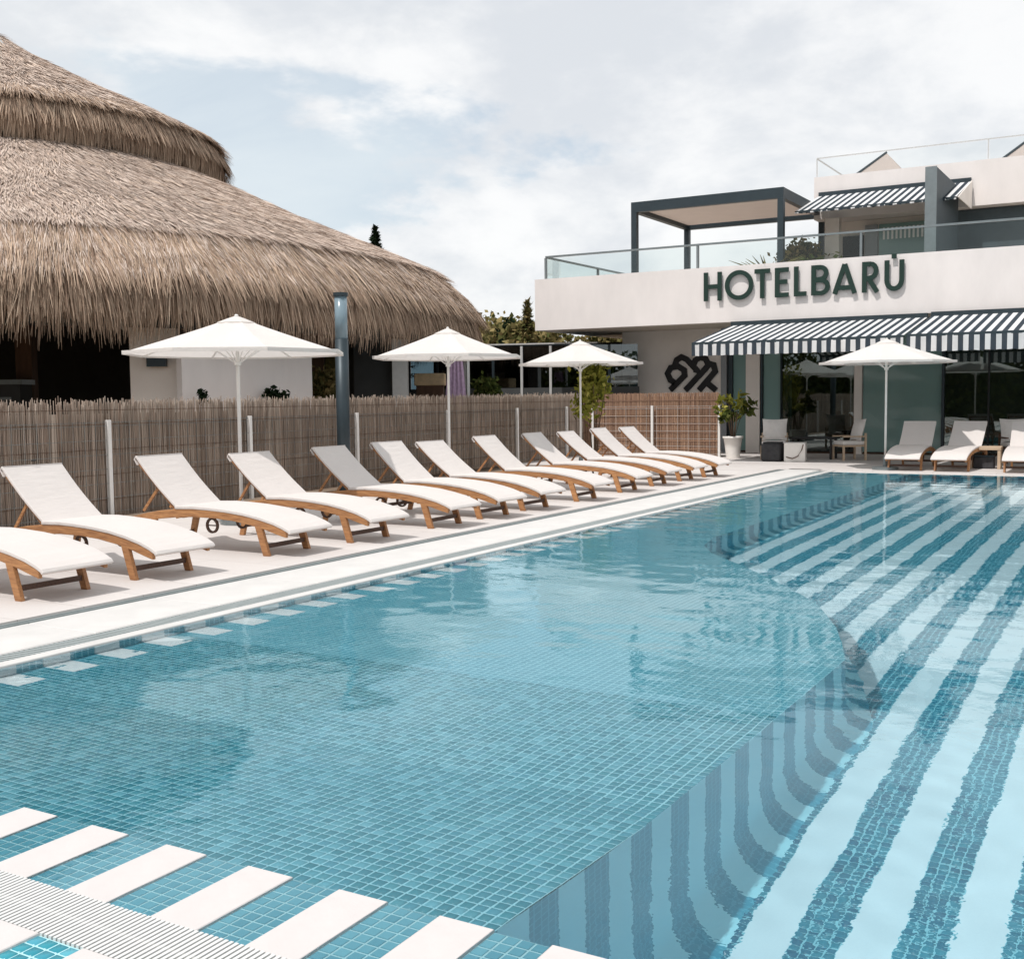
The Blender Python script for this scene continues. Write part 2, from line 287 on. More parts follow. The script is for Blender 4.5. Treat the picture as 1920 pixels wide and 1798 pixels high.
# ------------------------------------------------------------------ mesh helpers
class MB:
    """collects shapes and links them as one mesh object"""
    def __init__(s): s.v = []; s.f = []
    def add(s, vs, fs):
        b = len(s.v); s.v += [tuple(p) for p in vs]; s.f += [tuple(b + i for i in f) for f in fs]; return s
    def box(s, x0, x1, y0, y1, z0, z1):
        return s.add([(x0, y0, z0), (x1, y0, z0), (x1, y1, z0), (x0, y1, z0), (x0, y0, z1), (x1, y0, z1), (x1, y1, z1), (x0, y1, z1)],
                     [(0, 3, 2, 1), (4, 5, 6, 7), (0, 1, 5, 4), (1, 2, 6, 5), (2, 3, 7, 6), (3, 0, 4, 7)])
    def bar(s, a, b, w, h=None, up=(0, 0, 1)):
        h = h or w; a, b = Vector(a), Vector(b); d = (b - a).normalized(); u = Vector(up)
        if abs(d.dot(u)) > 0.99: u = Vector((1, 0, 0))
        sd = d.cross(u).normalized() * w / 2; u2 = sd.cross(d).normalized() * h / 2
        p = [q + i * sd + j * u2 for q in (a, b) for i, j in ((-1, -1), (1, -1), (1, 1), (-1, 1))]
        return s.add(p, [(0, 1, 2, 3), (7, 6, 5, 4), (0, 4, 5, 1), (1, 5, 6, 2), (2, 6, 7, 3), (3, 7, 4, 0)])
    def tube(s, pts, r, n=8, cap=True):
        pts = [Vector(p) for p in pts]; rr = r if isinstance(r, (list, tuple)) else [r] * len(pts); b = len(s.v)
        for i, p in enumerate(pts):
            d = (pts[min(i + 1, len(pts) - 1)] - pts[max(i - 1, 0)]).normalized()
            u = Vector((0, 0, 1)) if abs(d.z) < 0.9 else Vector((1, 0, 0)); a = d.cross(u).normalized(); c = d.cross(a)
            for k in range(n): t = 2 * PI * k / n; s.v.append(tuple(p + rr[i] * (math.cos(t) * a + math.sin(t) * c)))
        for i in range(len(pts) - 1):
            for k in range(n):
                q = (k + 1) % n; s.f.append((b + i * n + k, b + i * n + q, b + (i + 1) * n + q, b + (i + 1) * n + k))
        if cap: s.f.append(tuple(b + k for k in range(n))[::-1]); s.f.append(tuple(b + (len(pts) - 1) * n + k for k in range(n)))
        return s
    def lathe(s, prof, c=(0, 0, 0), n=24, cap=True):
        b = len(s.v)
        for r, z in prof:
            for k in range(n): t = 2 * PI * k / n; s.v.append((c[0] + r * math.cos(t), c[1] + r * math.sin(t), c[2] + z))
        for i in range(len(prof) - 1):
            for k in range(n): q = (k + 1) % n; s.f.append((b + i * n + k, b + i * n + q, b + (i + 1) * n + q, b + (i + 1) * n + k))
        if cap: s.f.append(tuple(b + k for k in range(n))[::-1]); s.f.append(tuple(b + (len(prof) - 1) * n + k for k in range(n)))
        return s
    def strip(s, path, w, axis_w, th):
        """a band: path of (p) points with half-width w along axis_w and thickness th along local normal"""
        b = len(s.v); path = [Vector(p) for p in path]; a = Vector(axis_w)
        for i, p in enumerate(path):
            d = (path[min(i + 1, len(path) - 1)] - path[max(i - 1, 0)]).normalized(); n_ = a.cross(d).normalized() * th / 2
            for k, j in ((-1, -1), (1, -1), (1, 1), (-1, 1)): s.v.append(tuple(p + a * w * k + n_ * j))
        for i in range(len(path) - 1):
            for k in range(4): q = (k + 1) % 4; s.f.append((b + i * 4 + k, b + (i + 1) * 4 + k, b + (i + 1) * 4 + q, b + i * 4 + q))
        s.f.append((b, b + 1, b + 2, b + 3)); e = b + (len(path) - 1) * 4; s.f.append((e + 3, e + 2, e + 1, e)); return s
    def obj(s, name, m, parent=None, smooth=False, bevel=0.0):
        me = bpy.data.meshes.new(name); me.from_pydata(s.v, [], s.f); me.update()
        return finish(me, name, m, parent, smooth, bevel)
def finish(me, name, m, parent=None, smooth=False, bevel=0.0):
    if m is not None: me.materials.append(M[m] if isinstance(m, str) else m)
    if smooth: me.polygons.foreach_set('use_smooth', [True] * len(me.polygons))
    o = bpy.data.objects.new(name, me); COL.objects.link(o)
    if bevel:
        b = o.modifiers.new('bevel', 'BEVEL'); b.width = bevel; b.segments = 2; b.limit_method = 'ANGLE'
    if parent is not None: o.parent = parent
    return o
def npobj(name, V, F, m, parent=None, smooth=False):
    """V (n,3), F (m,k) arrays"""
    me = bpy.data.meshes.new(name); V = np.asarray(V, np.float32); F = np.asarray(F, np.int32); k = F.shape[1]
    me.vertices.add(len(V)); me.vertices.foreach_set('co', V.ravel()); me.loops.add(F.size); me.loops.foreach_set('vertex_index', F.ravel())
    me.polygons.add(len(F)); me.polygons.foreach_set('loop_start', np.arange(0, F.size, k, dtype=np.int32)); me.polygons.foreach_set('loop_total', np.full(len(F), k, np.int32))
    me.update(calc_edges=True); return finish(me, name, m, parent, smooth)
def tag(o, label=None, cat=None, group=None, kind=None):
    for k, v in (('label', label), ('category', cat), ('group', group), ('kind', kind)):
        if v: o[k] = v
    return o
def thing(name, label, cat, loc=(0, 0, 0), rz=0.0, group=None, kind=None):
    o = bpy.data.objects.new(name, None); COL.objects.link(o); o.location = loc; o.rotation_euler = (0, 0, rz); o.empty_display_size = 0.2
    return tag(o, label, cat, group, kind)
def kids(o): return [c for c in bpy.data.objects if c.parent == o]
def copy_tree(o, parent=None, table=None):
    if table is None:
        table = {}
        for c in bpy.data.objects:
            if c.parent: table.setdefault(c.parent.name, []).append(c)
    c = o.copy(); COL.objects.link(c)
    if parent is not None: c.parent = parent
    for ch in table.get(o.name, []): copy_tree(ch, c, table)
    return c
def receiver(o): o.cycles.is_caustics_receiver = True; return o

# ------------------------------------------------------------------ ground and deck
PX0, PX1, PY0, PY1 = -6.17, 9.0, 2.43, 23.93
WZ = -0.015                                   # water level
def ring(name, m, o, i, z):
    (a, b, c, d), (e, f, g, h) = o, i
    mb = MB(); mb.add([(a, c, z), (b, c, z), (b, d, z), (a, d, z), (e, g, z), (f, g, z), (f, h, z), (e, h, z)], [(0, 1, 5, 4), (1, 2, 6, 5), (2, 3, 7, 6), (3, 0, 4, 7)])
    return mb.obj(name, m)
tag(ring('ground', 'brown_ground', (-400, 400, -300, 700), (-7.6, 10, 1.6, 24.6), -0.06), kind='structure')
mb = MB()
for x0, x1, y0, y1 in ((-12.55, -7.39, -6, 31.28), (-7.39, 14, 24.35, 31.28), (-7.39, 14, -6, 1.75), (9.3, 14, 1.75, 24.35)): mb.box(x0, x1, y0, y1, -0.3, 0.0)
mb.box(-14.6, -12.55, 24, 31.28, -0.3, -0.002)
tag(mb.obj('pool_deck', 'deck'), kind='structure')

# ------------------------------------------------------------------ the pool
pool = thing('swimming_pool', None, None, kind='structure')
SH = -0.235; FL = -1.6                       # shelf and deep floor levels
edge = [(-1.75, 2.88), (-1.75, 7.2), (-1.90, 7.7), (-2.05, 8.15), (-2.2, 8.5), (-2.4, 8.95), (-2.75, 9.5), (-3.2, 10.15), (-3.75, 10.85), (-4.15, 11.35), (-4.45, 11.9), (-4.6, 12.6), (-4.6, PY1)]
def shelf_z(y): return WZ - 0.016 + (SH - WZ + 0.016) * min(1.0, max(0.0, (y - 2.9) / 1.4)) ** 1.2
# shelf surface: strips across from the left wall to the edge polyline
ys = sorted(set([2.88 + 0.1 * i for i in range(16)] + [e[1] for e in edge] + [4.5, 5.5, 6.5]))
def edge_x(y):
    for (xa, ya), (xb, yb) in zip(edge, edge[1:]):
        if ya <= y <= yb: return xa + (xb - xa) * (y - ya) / max(1e-6, yb - ya)
    return edge[-1][0]
vs = []; fs = []
for y in ys: vs += [(PX0, y, shelf_z(y)), (edge_x(y), y, shelf_z(y))]
for i in range(len(ys) - 1): fs.append((2 * i, 2 * i + 1, 2 * i + 3, 2 * i + 2))
receiver(MB().add(vs, fs).obj('shelf_floor', 'mosaic_plain', pool))
ye = [2.88, 4, 5.5, 7.0, 7.1] + [7.1 + .12 * i for i in range(1, 48)] + [14, 17, 20, PY1]
row = [(0, None), (0, FL + .36)] + [(.17 * (1 - math.cos(t)), FL + .36 * (1 - math.sin(t))) for t in (PI / 8, PI / 4, PI * 3 / 8, PI / 2)]
vs = []; fs = []
for y in ye:
    tx = edge_x(min(y + .1, PY1)) - edge_x(max(y - .1, 2.88)); ty = .2; l = math.hypot(tx, ty); nx_, ny_ = ty / l, -tx / l
    for off, z in row: vs.append((edge_x(y) + nx_ * off, y + ny_ * off * (y < PY1 - .2), shelf_z(y) if z is None else z + .002))
K = len(row)
for i in range(len(ye) - 1):
    for k in range(K - 1): fs.append((i * K + k, i * K + k + 1, (i + 1) * K + k + 1, (i + 1) * K + k))
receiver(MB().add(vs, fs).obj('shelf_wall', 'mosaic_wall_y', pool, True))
receiver(MB().add([(PX0, PY0, FL), (PX1, PY0, FL), (PX1, PY1, FL), (PX0, PY1, FL)], [(0, 1, 2, 3)]).obj('deep_floor', 'mosaic_floor', pool))
receiver(MB().add([(PX0, PY1, FL), (PX1, PY1, FL), (PX1, PY1, WZ - 0.02), (PX0, PY1, WZ - 0.02)], [(0, 1, 2, 3)]).obj('far_wall', 'mosaic_wall_x', pool))
receiver(MB().add([(X0, 2.882, FL), (PX1, 2.882, FL), (PX1, 2.882, -0.07), (X0, 2.882, -0.07)], [(0, 1, 2, 3)]).obj('near_wall', 'mosaic_wall_x', pool))
receiver(MB().add([(PX0, PY0, FL), (PX0, PY1, FL), (PX0, PY1, -0.02), (PX0, PY0, -0.02)], [(0, 1, 2, 3)]).obj('left_wall', 'mosaic_side', pool))
receiver(MB().add([(PX1, PY0, FL), (PX1, PY1, FL), (PX1, PY1, -0.02), (PX1, PY0, -0.02)], [(0, 1, 2, 3)]).obj('right_wall', 'mosaic_side', pool))
RZ = WZ - 0.012                              # rim just under the water
receiver(MB().box(PX0, PX1, PY0, 2.88, -0.4, RZ - 0.006).obj('rim_bed', 'grout', pool))
receiver(MB().box(-5.85, PX1 - .01, 23.62, PY1 - .004, -0.2, RZ - 0.014).obj('far_ledge', 'mosaic_wall_x', pool))
# white rim bars, 0.2 m wide and 0.2 m apart
def one(name, me, loc, parent, recv=False, rz=0.0):
    o = bpy.data.objects.new(name, me); COL.objects.link(o); o.parent = parent; o.location = loc; o.rotation_euler = (0, 0, rz)
    if recv: receiver(o)
    return o
def boxmesh(name, x0, x1, y0, y1, z0, z1, m, bev=0.0):
    if not bev: mb = MB().box(x0, x1, y0, y1, z0, z1)
    else:
        mb = MB(); mb.add([(x0, y0, z0), (x1, y0, z0), (x1, y1, z0), (x0, y1, z0), (x0, y0, z1 - bev), (x1, y0, z1 - bev), (x1, y1, z1 - bev), (x0, y1, z1 - bev),
                           (x0 + bev, y0 + bev, z1), (x1 - bev, y0 + bev, z1), (x1 - bev, y1 - bev, z1), (x0 + bev, y1 - bev, z1)],
                          [(0, 1, 5, 4), (1, 2, 6, 5), (2, 3, 7, 6), (3, 0, 4, 7), (4, 5, 9, 8), (5, 6, 10, 9), (6, 7, 11, 10), (7, 4, 8, 11), (8, 9, 10, 11)])
    me = bpy.data.meshes.new(name); me.from_pydata(mb.v, [], mb.f); me.update(); me.materials.append(M[m]); return me
barm = boxmesh('rim_bar', -0.1, 0.1, 0, 0.448, -0.03, 0.0, 'bar_white', 0.003)
for k in range(-10, 26): one('rim_bar', barm, (-1.45 + 0.4 * k, 2.435, WZ + 0.002), pool, True)
barl = boxmesh('rim_bar', 0.012, 0.29, -0.1, 0.1, -0.03, 0.005, 'bar_wet'); barw = boxmesh('wall_bar', 0, 0.01, -0.1, 0.1, -0.2, 0.0, 'bar_wet')
for k in range(52): one('rim_bar', barl, (PX0, 3.18 + 0.4 * k, shelf_z(3.18 + 0.4 * k)), pool, True); one('wall_bar', barw, (PX0, 3.18 + 0.4 * k, -0.018), pool, True)
for k in range(-10, 26): one('rim_bar', boxmesh('rim_bar', -0.1, 0.1, 0, 0.30, -0.03, 0, 'bar_white', 0.003) if k == -10 else FB, (-1.45 + 0.4 * k, 23.625, RZ - 0.004), pool, True) if k > -10 else globals().__setitem__('FB', boxmesh('rim_bar', -0.1, 0.1, 0, 0.30, -0.03, 0, 'bar_white', 0.003))
obar = boxmesh('outer_bar', -0.1, 0.1, -0.44, 0, -0.03, 0.0, 'bar_white', 0.003)
for k in range(-10, 12): one('outer_bar', obar, (-1.45 + 0.4 * k, 2.185, -0.006), pool)
MB().box(-8, 9.3, 1.74, 2.185, -0.3, -0.016).obj('outer_rim_bed', 'grout', pool)
# single mosaic tiles between the near rim bars
tm = boxmesh('mosaic_tile', -0.021, 0.021, -0.021, 0.021, -0.004, 0.002, 'tile_one', 0.002)
cnt = 0
for k in range(-8, 0):
    for i in range(4):
        for j in range(9): one('mosaic_tile', tm, (-1.75 + 0.4 * k + 0.4 + 0.025 + TS * i, 2.43 + 0.025 + TS * j, RZ - 0.003), pool, True); cnt += 1
def tiles(name, cells, h=0.004, recv=True):
    """cells: array of (x, y, z) centres; joins small bevelless tiles into one stuff mesh"""
    c = np.asarray(cells, np.float32); n = len(c); r = 0.0208
    base = np.array([(-r, -r, 0), (r, -r, 0), (r, r, 0), (-r, r, 0), (-r + .002, -r + .002, h), (r - .002, -r + .002, h), (r - .002, r - .002, h), (-r + .002, r - .002, h)], np.float32)
    jit = nrg.normal(0, 0.0004, (n, 1, 3)).astype(np.float32)
    V = (c[:, None, :] + base[None] + jit).reshape(-1, 3)
    f = np.array([(4, 5, 6, 7), (0, 1, 5, 4), (1, 2, 6, 5), (2, 3, 7, 6), (3, 0, 4, 7)])
    F = (np.arange(n)[:, None, None] * 8 + f[None]).reshape(-1, 4)
    o = npobj(name, V, F, 'tile_teal', pool); o['kind'] = 'stuff'
    return receiver(o) if recv else o
cells = []
for k in list(range(-11, -8)) + list(range(0, 8)):
    for i in range(4):
        for j in range(9): cells.append((-1.75 + 0.4 * k + 0.4 + 0.025 + TS * i, 2.455 + TS * j, RZ - 0.006))
tiles('rim_mosaic', cells)
cells = [(-1.35 + 0.4 * k + 0.025 + TS * i, 2.185 - 0.028 - TS * j, -0.0165) for k in range(-11, 2) for i in range(4) for j in range(8)]
tiles('outer_mosaic', cells, recv=False)
cells = []
for i in range(88):
    x = X0 - 0.025 - TS * i
    if x < -6.1: continue
    for j in range(58):
        y = 2.905 + TS * j; cells.append((x, y, shelf_z(y) + 0.0005))
tiles('shelf_mosaic', cells)
cells = []
for k in range(0, 12):
    for i in range(4):
        for j in range(70): cells.append((X0 + 0.4 * k + 0.025 + TS * i, 2.905 + TS * j, FL + 0.0005))
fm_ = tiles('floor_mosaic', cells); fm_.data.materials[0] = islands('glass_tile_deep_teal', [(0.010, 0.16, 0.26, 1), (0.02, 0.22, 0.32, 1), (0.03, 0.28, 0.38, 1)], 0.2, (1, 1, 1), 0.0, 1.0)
# overflow grate: bed and slats
MB().box(-8, 9.3, 2.185, 2.43, -0.3, -0.10).obj('grate_channel', 'drain', pool)
gs = boxmesh('grate_slat', -0.0062, 0.0062, 0, 0.243, -0.02, 0.0, 'grate')
for k in range(290): one('grate_slat', gs, (-4.85 + 0.0205 * k, 2.186, WZ + 0.008), pool)
MB().box(-8, 9.3, 2.30, 2.312, -0.09, WZ + 0.002).obj('grate_rib', 'grate', pool)
# left side: drain line, coping slabs, grate band, lip
MB().box(-7.39, -7.2, 1.75, 24.35, -0.3, -0.03).obj('drain_channel', 'drain', pool)
MB().box(-7.34, -7.325, 1.75, 24.3, -0.03, -0.004).obj('drain_rib', 'drain', pool); MB().box(-7.28, -7.265, 1.75, 24.3, -0.03, -0.004).obj('drain_rib', 'drain', pool)
cm = boxmesh('coping_slab', -7.2, -6.48, 0, 1.196, -0.3, 0.0, 'coping', 0.008)
for k in range(19): one('coping_slab', cm, (0, 1.75 + 1.2 * k, 0), pool)
MB().box(-6.48, -6.28, 1.75, 24.35, -0.3, -0.045).obj('side_channel', 'drain', pool)
sg = MB()
for k in range(560): sg.box(-6.475, -6.285, 2.5 + 0.0385 * k, 2.5 + 0.0385 * k + 0.022, -0.03, -0.008)
sg = sg.obj('side_grate', 'drain', pool); sg['kind'] = 'stuff'
MB().box(-6.28, -6.172, 2.0, 24.35, -0.3, -0.002).obj('pool_lip', 'coping', pool, bevel=0.008)
MB().box(-6.17, 9.3, 23.935, 24.35, -0.3, -0.02).obj('far_coping', 'coping', pool)
# water: a fine rippled sheet
nx, ny = 300, 430
gx = np.linspace(PX0 + 0.001, PX1 - 0.001, nx + 1); gy = np.linspace(PY0 + 0.002, PY1 - 0.003, ny + 1)
GX, GY = np.meshgrid(gx, gy); H = np.zeros_like(GX); wr = np.random.default_rng(4)
for i in range(46):
    lam = math.exp(wr.uniform(math.log(0.18), math.log(1.5))); k = 2 * PI / lam; a = wr.normal(1.2, 0.9); slope = 0.0018 * (lam / 0.4) ** -0.35
    H += slope / k * np.sin(k * (math.cos(a) * GX + math.sin(a) * GY) + wr.uniform(0, 6.28))
mod = 0.55 + 0.45 * np.sin(0.55 * GX + 0.9 * np.sin(0.33 * GY)) * np.sin(0.41 * GY + 1.1)
H = H * (0.6 + 0.8 * mod)
V = np.stack([GX, GY, WZ + H], -1).reshape(-1, 3); ii = np.arange(ny)[:, None] * (nx + 1) + np.arange(nx)[None]
F = np.stack([ii, ii + 1, ii + nx + 2, ii + nx + 1], -1).reshape(-1, 4)
wat = npobj('pool_water', V, F, 'water', None, True); tag(wat, kind='structure'); wat.cycles.is_caustics_caster = True

# ------------------------------------------------------------------ sun loungers
def make_lounger():
    t = thing('sun_lounger', 'x', 'sun lounger', group='sun loungers around the pool')
    prof = [(-1.2, .30), (-1.0, .345), (-.8, .38), (-.55, .405), (-.3, .418), (0, .415), (.25, .398), (.5, .362), (.7, .32), (.86, .276), (.96, .238)]
    for sy in (-1, 1):
        m = MB(); y = 0.325 * sy; b = 0; vs = []; fs = []
        for i, (x, z) in enumerate(prof):
            h = .05 if i < len(prof) - 1 else .036
            for yy, zz in ((y - .019, z - h), (y + .019, z - h), (y + .019, z + h * .8), (y - .019, z + h * .8)): vs.append((x, yy, zz))
        for i in range(len(prof) - 1):
            for k in range(4): q = (k + 1) % 4; fs.append((i * 4 + k, (i + 1) * 4 + k, (i + 1) * 4 + q, i * 4 + q))
        fs += [(0, 1, 2, 3), tuple(range(len(vs) - 1, len(vs) - 5, -1))]
        m.add(vs, fs).obj('side_rail', 'teak', t, bevel=.006)
        m = MB(); m.add([(x, y + s_, z) for s_ in (-.021, .021) for x, z in ((.54, .34), (.63, .33), (.735, 0.0), (.655, 0.0))], [(0, 1, 2, 3), (7, 6, 5, 4), (0, 4, 5, 1), (1, 5, 6, 2), (2, 6, 7, 3), (3, 7, 4, 0)])
        m.obj('leg', 'teak', t, bevel=.005)
        m = MB(); m.add([(x, y + s_, z) for s_ in (-.021, .021) for x, z in ((-.92, .35), (-.83, .37), (-.94, 0.0), (-1.01, 0.0))], [(0, 1, 2, 3), (7, 6, 5, 4), (0, 4, 5, 1), (1, 5, 6, 2), (2, 6, 7, 3), (3, 7, 4, 0)])
        m.obj('leg', 'teak', t, bevel=.005)
    MB().bar((.67, -.30, .10), (.67, .30, .10), .022, .045).obj('crossbar', 'teak_dark', t)
    MB().bar((-.93, -.30, .12), (-.93, .30, .12), .022, .045).obj('crossbar', 'teak_dark', t)
    for x, z in ((-.5, .36), (.1, .36), (.5, .31), (.9, .235)): MB().bar((x, -.305, z), (x, .305, z), .05, .022).obj('slat', 'teak', t)
    for sy in (-1, 1): # transport wheels hung from the frame
        w = MB(); n = 20; cy0 = .235 * sy
        for k in range(n):
            a0 = 2 * PI * k / n; a1 = 2 * PI * (k + 1) / n; r0, r1 = .062, .085; P = []
            for yy in (cy0 - .012, cy0 + .012):
                for r in (r0, r1):
                    for a in (a0, a1): P.append((-.13 + r * math.cos(a), yy, .275 + r * math.sin(a)))
            w.add(P, [(0, 2, 3, 1), (4, 5, 7, 6), (2, 6, 7, 3), (0, 1, 5, 4)])
        w.bar((-.21, cy0, .275), (-.05, cy0, .275), .012); w.obj('wheel', 'teak_dark', t)
    seat = [(-.56, .462), (-.3, .47), (-.1, .464), (.15, .45), (.4, .425), (.62, .387), (.8, .345), (.93, .30), (1.0, .268), (1.015, .245)]
    MB().strip([(x, 0, z) for x, z in seat], .352, (0, 1, 0), .034).obj('seat_fabric', 'sling', t, bevel=.008)
    back = thing('backrest', None, None)
    back.parent = t; back.location = (-.55, 0, .455)
    # built leaning back: the local frame of the backrest starts at its hinge
    L = .79; an = math.radians(40.5); P = lambda d, off=0: (-d * math.cos(an) - off * math.sin(an) * -1 * 0 - off * math.sin(an), 0, d * math.sin(an) - off * math.cos(an))
    m = MB().strip([P(d, -.012 + .02 * math.sin(PI * min(1, d / L))) for d in np.linspace(0, L, 9)], .343, (0, 1, 0), .028); m.obj('back_fabric', 'sling', back, bevel=.008)
    for sy in (-1, 1): MB().bar(*[(P(d, .03)[0], .295 * sy, P(d, .03)[2]) for d in (-.02, L - .02)], .03, .045).obj('back_rail', 'teak', back)
    for d in (.12, .4, L - .05): MB().bar((P(d, .035)[0], -.285, P(d, .035)[2]), (P(d, .035)[0], .285, P(d, .035)[2]), .05, .02).obj('slat', 'teak', back)
    MB().strip([P(L - .01, -.03), P(L + .008, -.012), P(L + .004, .03), P(L - .07, .045)], .338, (0, 1, 0), .012).obj('top_hem', 'sling', back)
    q = P(.42, .05)
    for sy in (-1, 1): MB().bar((q[0], .2 * sy, q[2]), (-.62, .2 * sy, -.09), .018, .03).obj('strut', 'teak', back)
    return t
L0 = make_lounger()
LOCS = [(-8.10, 6.26, .0), (-8.10, 7.45, -.02), (-8.10, 9.18, .03), (-7.97, 10.42, -.03), (-7.95, 11.98, .01), (-7.96, 13.18, -.04), (-7.98, 14.38, -.03), (-7.95, 15.97, .02), (-8.02, 17.72, .02), (-8.08, 19.2, .04), (-8.07, 20.52, .03), (-8.0, 21.68, -.01)]
LLAB = ['white sling lounger cut by the left picture edge, first of the poolside row',
        'white lounger left of the leftmost fence post, with a dark tag on its back',
        'white lounger with its orange teak frame fully in view, right of the leftmost fence post',
        'white lounger standing just before the pole of the largest parasol',
        'white lounger with shaded backrest just left of the dark lamp column',
        'white lounger with its backrest just right of the dark lamp column',
        'white lounger standing before the pole of the second parasol from the left',
        'seventh complete lounger of the poolside row, right of the second parasol pole',
        'white lounger before the fence post between the second and third parasol',
        'white lounger before the pole of the third parasol, beside the yellow green sapling',
        'white lounger right of the yellow green sapling, last but one of the row',
        'farthest lounger of the poolside row, before the corner of the reed fence']
LOUNGERS = []
for i, (xf, yf, yb) in enumerate(LOCS):
    o = L0 if i == 0 else copy_tree(L0)
    ang = yb
    o.location = (xf - .67 * math.cos(ang), yf - .67 * math.sin(ang), 0); o.rotation_euler = (0, 0, ang); o['label'] = LLAB[i]; LOUNGERS.append(o)
    bk = [c for c in bpy.data.objects if c.parent == o and c.name.startswith('backrest')][0]; bk.rotation_euler = (0, math.radians((0, 0, 2.5, -1, 0, 1.5, -2, 1, 0, -1.5, 1, 0)[i]), 0)
for (x, y, lab, da) in ((-4.86, 24.85, 'white lounger facing the pool beside the free standing parasol pole', .02), (-3.88, 24.85, 'white lounger facing the pool between its twin and the small oak side table', -.05), (-2.6, 24.85, 'white lounger facing the pool, cut by the right picture edge', .03)):
    o = copy_tree(L0); o.location = (x, y + .67, 0); o.rotation_euler = (0, 0, -PI / 2 + da); o['label'] = lab; LOUNGERS.append(o)
tagm = MB().box(-.03, .03, -.002, .002, -.006, .006).obj('care_tag', 'black', [c for c in bpy.data.objects if c.name.startswith('backrest') and c.parent == LOUNGERS[1]][0])
tagm.location = (-.565, 0.0, .575)
tagm.rotation_euler = (0, 0, PI / 2)

# ------------------------------------------------------------------ parasols
def make_parasol():
    t = thing('parasol', 'x', 'parasol', group='off-white parasols')
    n = 8; Rr = 1.44; zt, ze = 2.78, 2.30
    MB().tube([(0, 0, .05), (0, 0, 2.72)], .024, 12).obj('pole', 'white_paint', t, True)
    MB().lathe([(.28, 0), (.28, .05), (.05, .07), (.05, .28), (.03, .3)], (0, 0, .001), 20).obj('base', 'grey_metal', t)
    # canopy with sagging panels
    V = []; F = []; rows = 7; sub = 4
    for i in range(rows + 1):
        f = i / rows; r = .06 + (Rr - .06) * f
        for k in range(n * sub):
            a = 2 * PI * k / (n * sub); fr = (k % sub) / sub; w = math.cos(PI / n) / math.cos((fr - .5) * 2 * PI / n); z = zt - (zt - ze) * (f ** .92)
            sag = .016 * math.sin(PI * fr) * math.sin(PI * min(1, f) * .9); V.append((r * w * math.cos(a) if fr else r * math.cos(a), r * w * math.sin(a) if fr else r * math.sin(a), z - sag))
    N = n * sub
    for i in range(rows):
        for k in range(N): q = (k + 1) % N; F.append((i * N + k, (i + 1) * N + k, (i + 1) * N + q, i * N + q))
    MB().add(V, F).obj('canopy', 'parasol', t)
    v2 = []; f2 = []
    for i, (r, z) in enumerate(((.02, 2.80), (.12, 2.765), (.26, 2.708))):
        for k in range(n): v2.append((r * math.cos(2 * PI * k / n), r * math.sin(2 * PI * k / n), z))
    for i in range(2):
        for k in range(n): q = (k + 1) % n; f2.append((i * n + k, (i + 1) * n + k, (i + 1) * n + q, i * n + q))
    MB().add(v2, f2).obj('vent_cap', 'parasol', t)
    MB().lathe([(.02, 2.78), (.028, 2.81), (.012, 2.825)], n=10).obj('finial', 'white_paint', t)
    vz = MB(); 
    for k in range(n):
        a, b = 2 * PI * k / n, 2 * PI * (k + 1) / n
        p, q = Vector((Rr * math.cos(a), Rr * math.sin(a), ze)), Vector((Rr * math.cos(b), Rr * math.sin(b), ze)); vz.bar(p, q, .006, .05)
    vz.obj('hem', 'parasol', t)
    for k in range(n):
        a = 2 * PI * k / n; ca, sa = math.cos(a), math.sin(a)
        rb = MB().bar((.04 * ca, .04 * sa, 2.745), (Rr * ca, Rr * sa, ze - .012), .016, .02).obj('rib', 'white_paint', t)
        MB().bar((.04 * ca, .04 * sa, 2.18), (.62 * ca, .62 * sa, 2.545), .009, .010).obj('strut', 'white_paint', rb)
    MB().lathe([(.045, 2.14), (.045, 2.2)], n=12).obj('hub', 'white_paint', t)
    return t
P0 = make_parasol()
for i, (x, y, sc_, rz, lab) in enumerate(((-10.55, 11.12, 1.0, .22, 'largest off-white parasol, standing left of the dark lamp column'),
        (-11.0, 16.8, .93, .05, 'off-white parasol rising behind the middle of the lounger row'),
        (-11.2, 22.35, .95, .3, 'off-white parasol overlapping its neighbour, in front of the reed fence corner'),
        (-5.27, 24.95, .97, .1, 'off-white parasol standing before the hotel glass front'))):
    o = P0 if i == 0 else copy_tree(P0); o.location = (x, y, 0); o.rotation_euler = (0, 0, rz); o.scale = (sc_, sc_, (.965, 1.01, 1.01, .985)[i]); o['label'] = lab

# ------------------------------------------------------------------ lamp column
t = thing('lamp_column', 'tall dark cylindrical lamp column with a paler glass head', 'lamp', (-12.1, 15.23, 0))
MB().tube([(0, 0, 0), (0, 0, 2.62)], .112, 24).obj('column', 'anthracite', t, True)
MB().tube([(0, 0, 2.62), (0, 0, 3.33)], .106, 24).obj('lamp_glass', 'glass_lamp', t, True)
MB().tube([(0, 0, 2.62), (0, 0, 3.3)], .085, 20).obj('lamp_core', 'grey_metal', t, True)
MB().tube([(0, 0, 3.33), (0, 0, 3.39)], .125, 24).obj('cap', 'anthracite', t)
MB().lathe([(.18, 0), (.18, .02), (.12, .03)], n=20).obj('base_plate', 'anthracite', t)

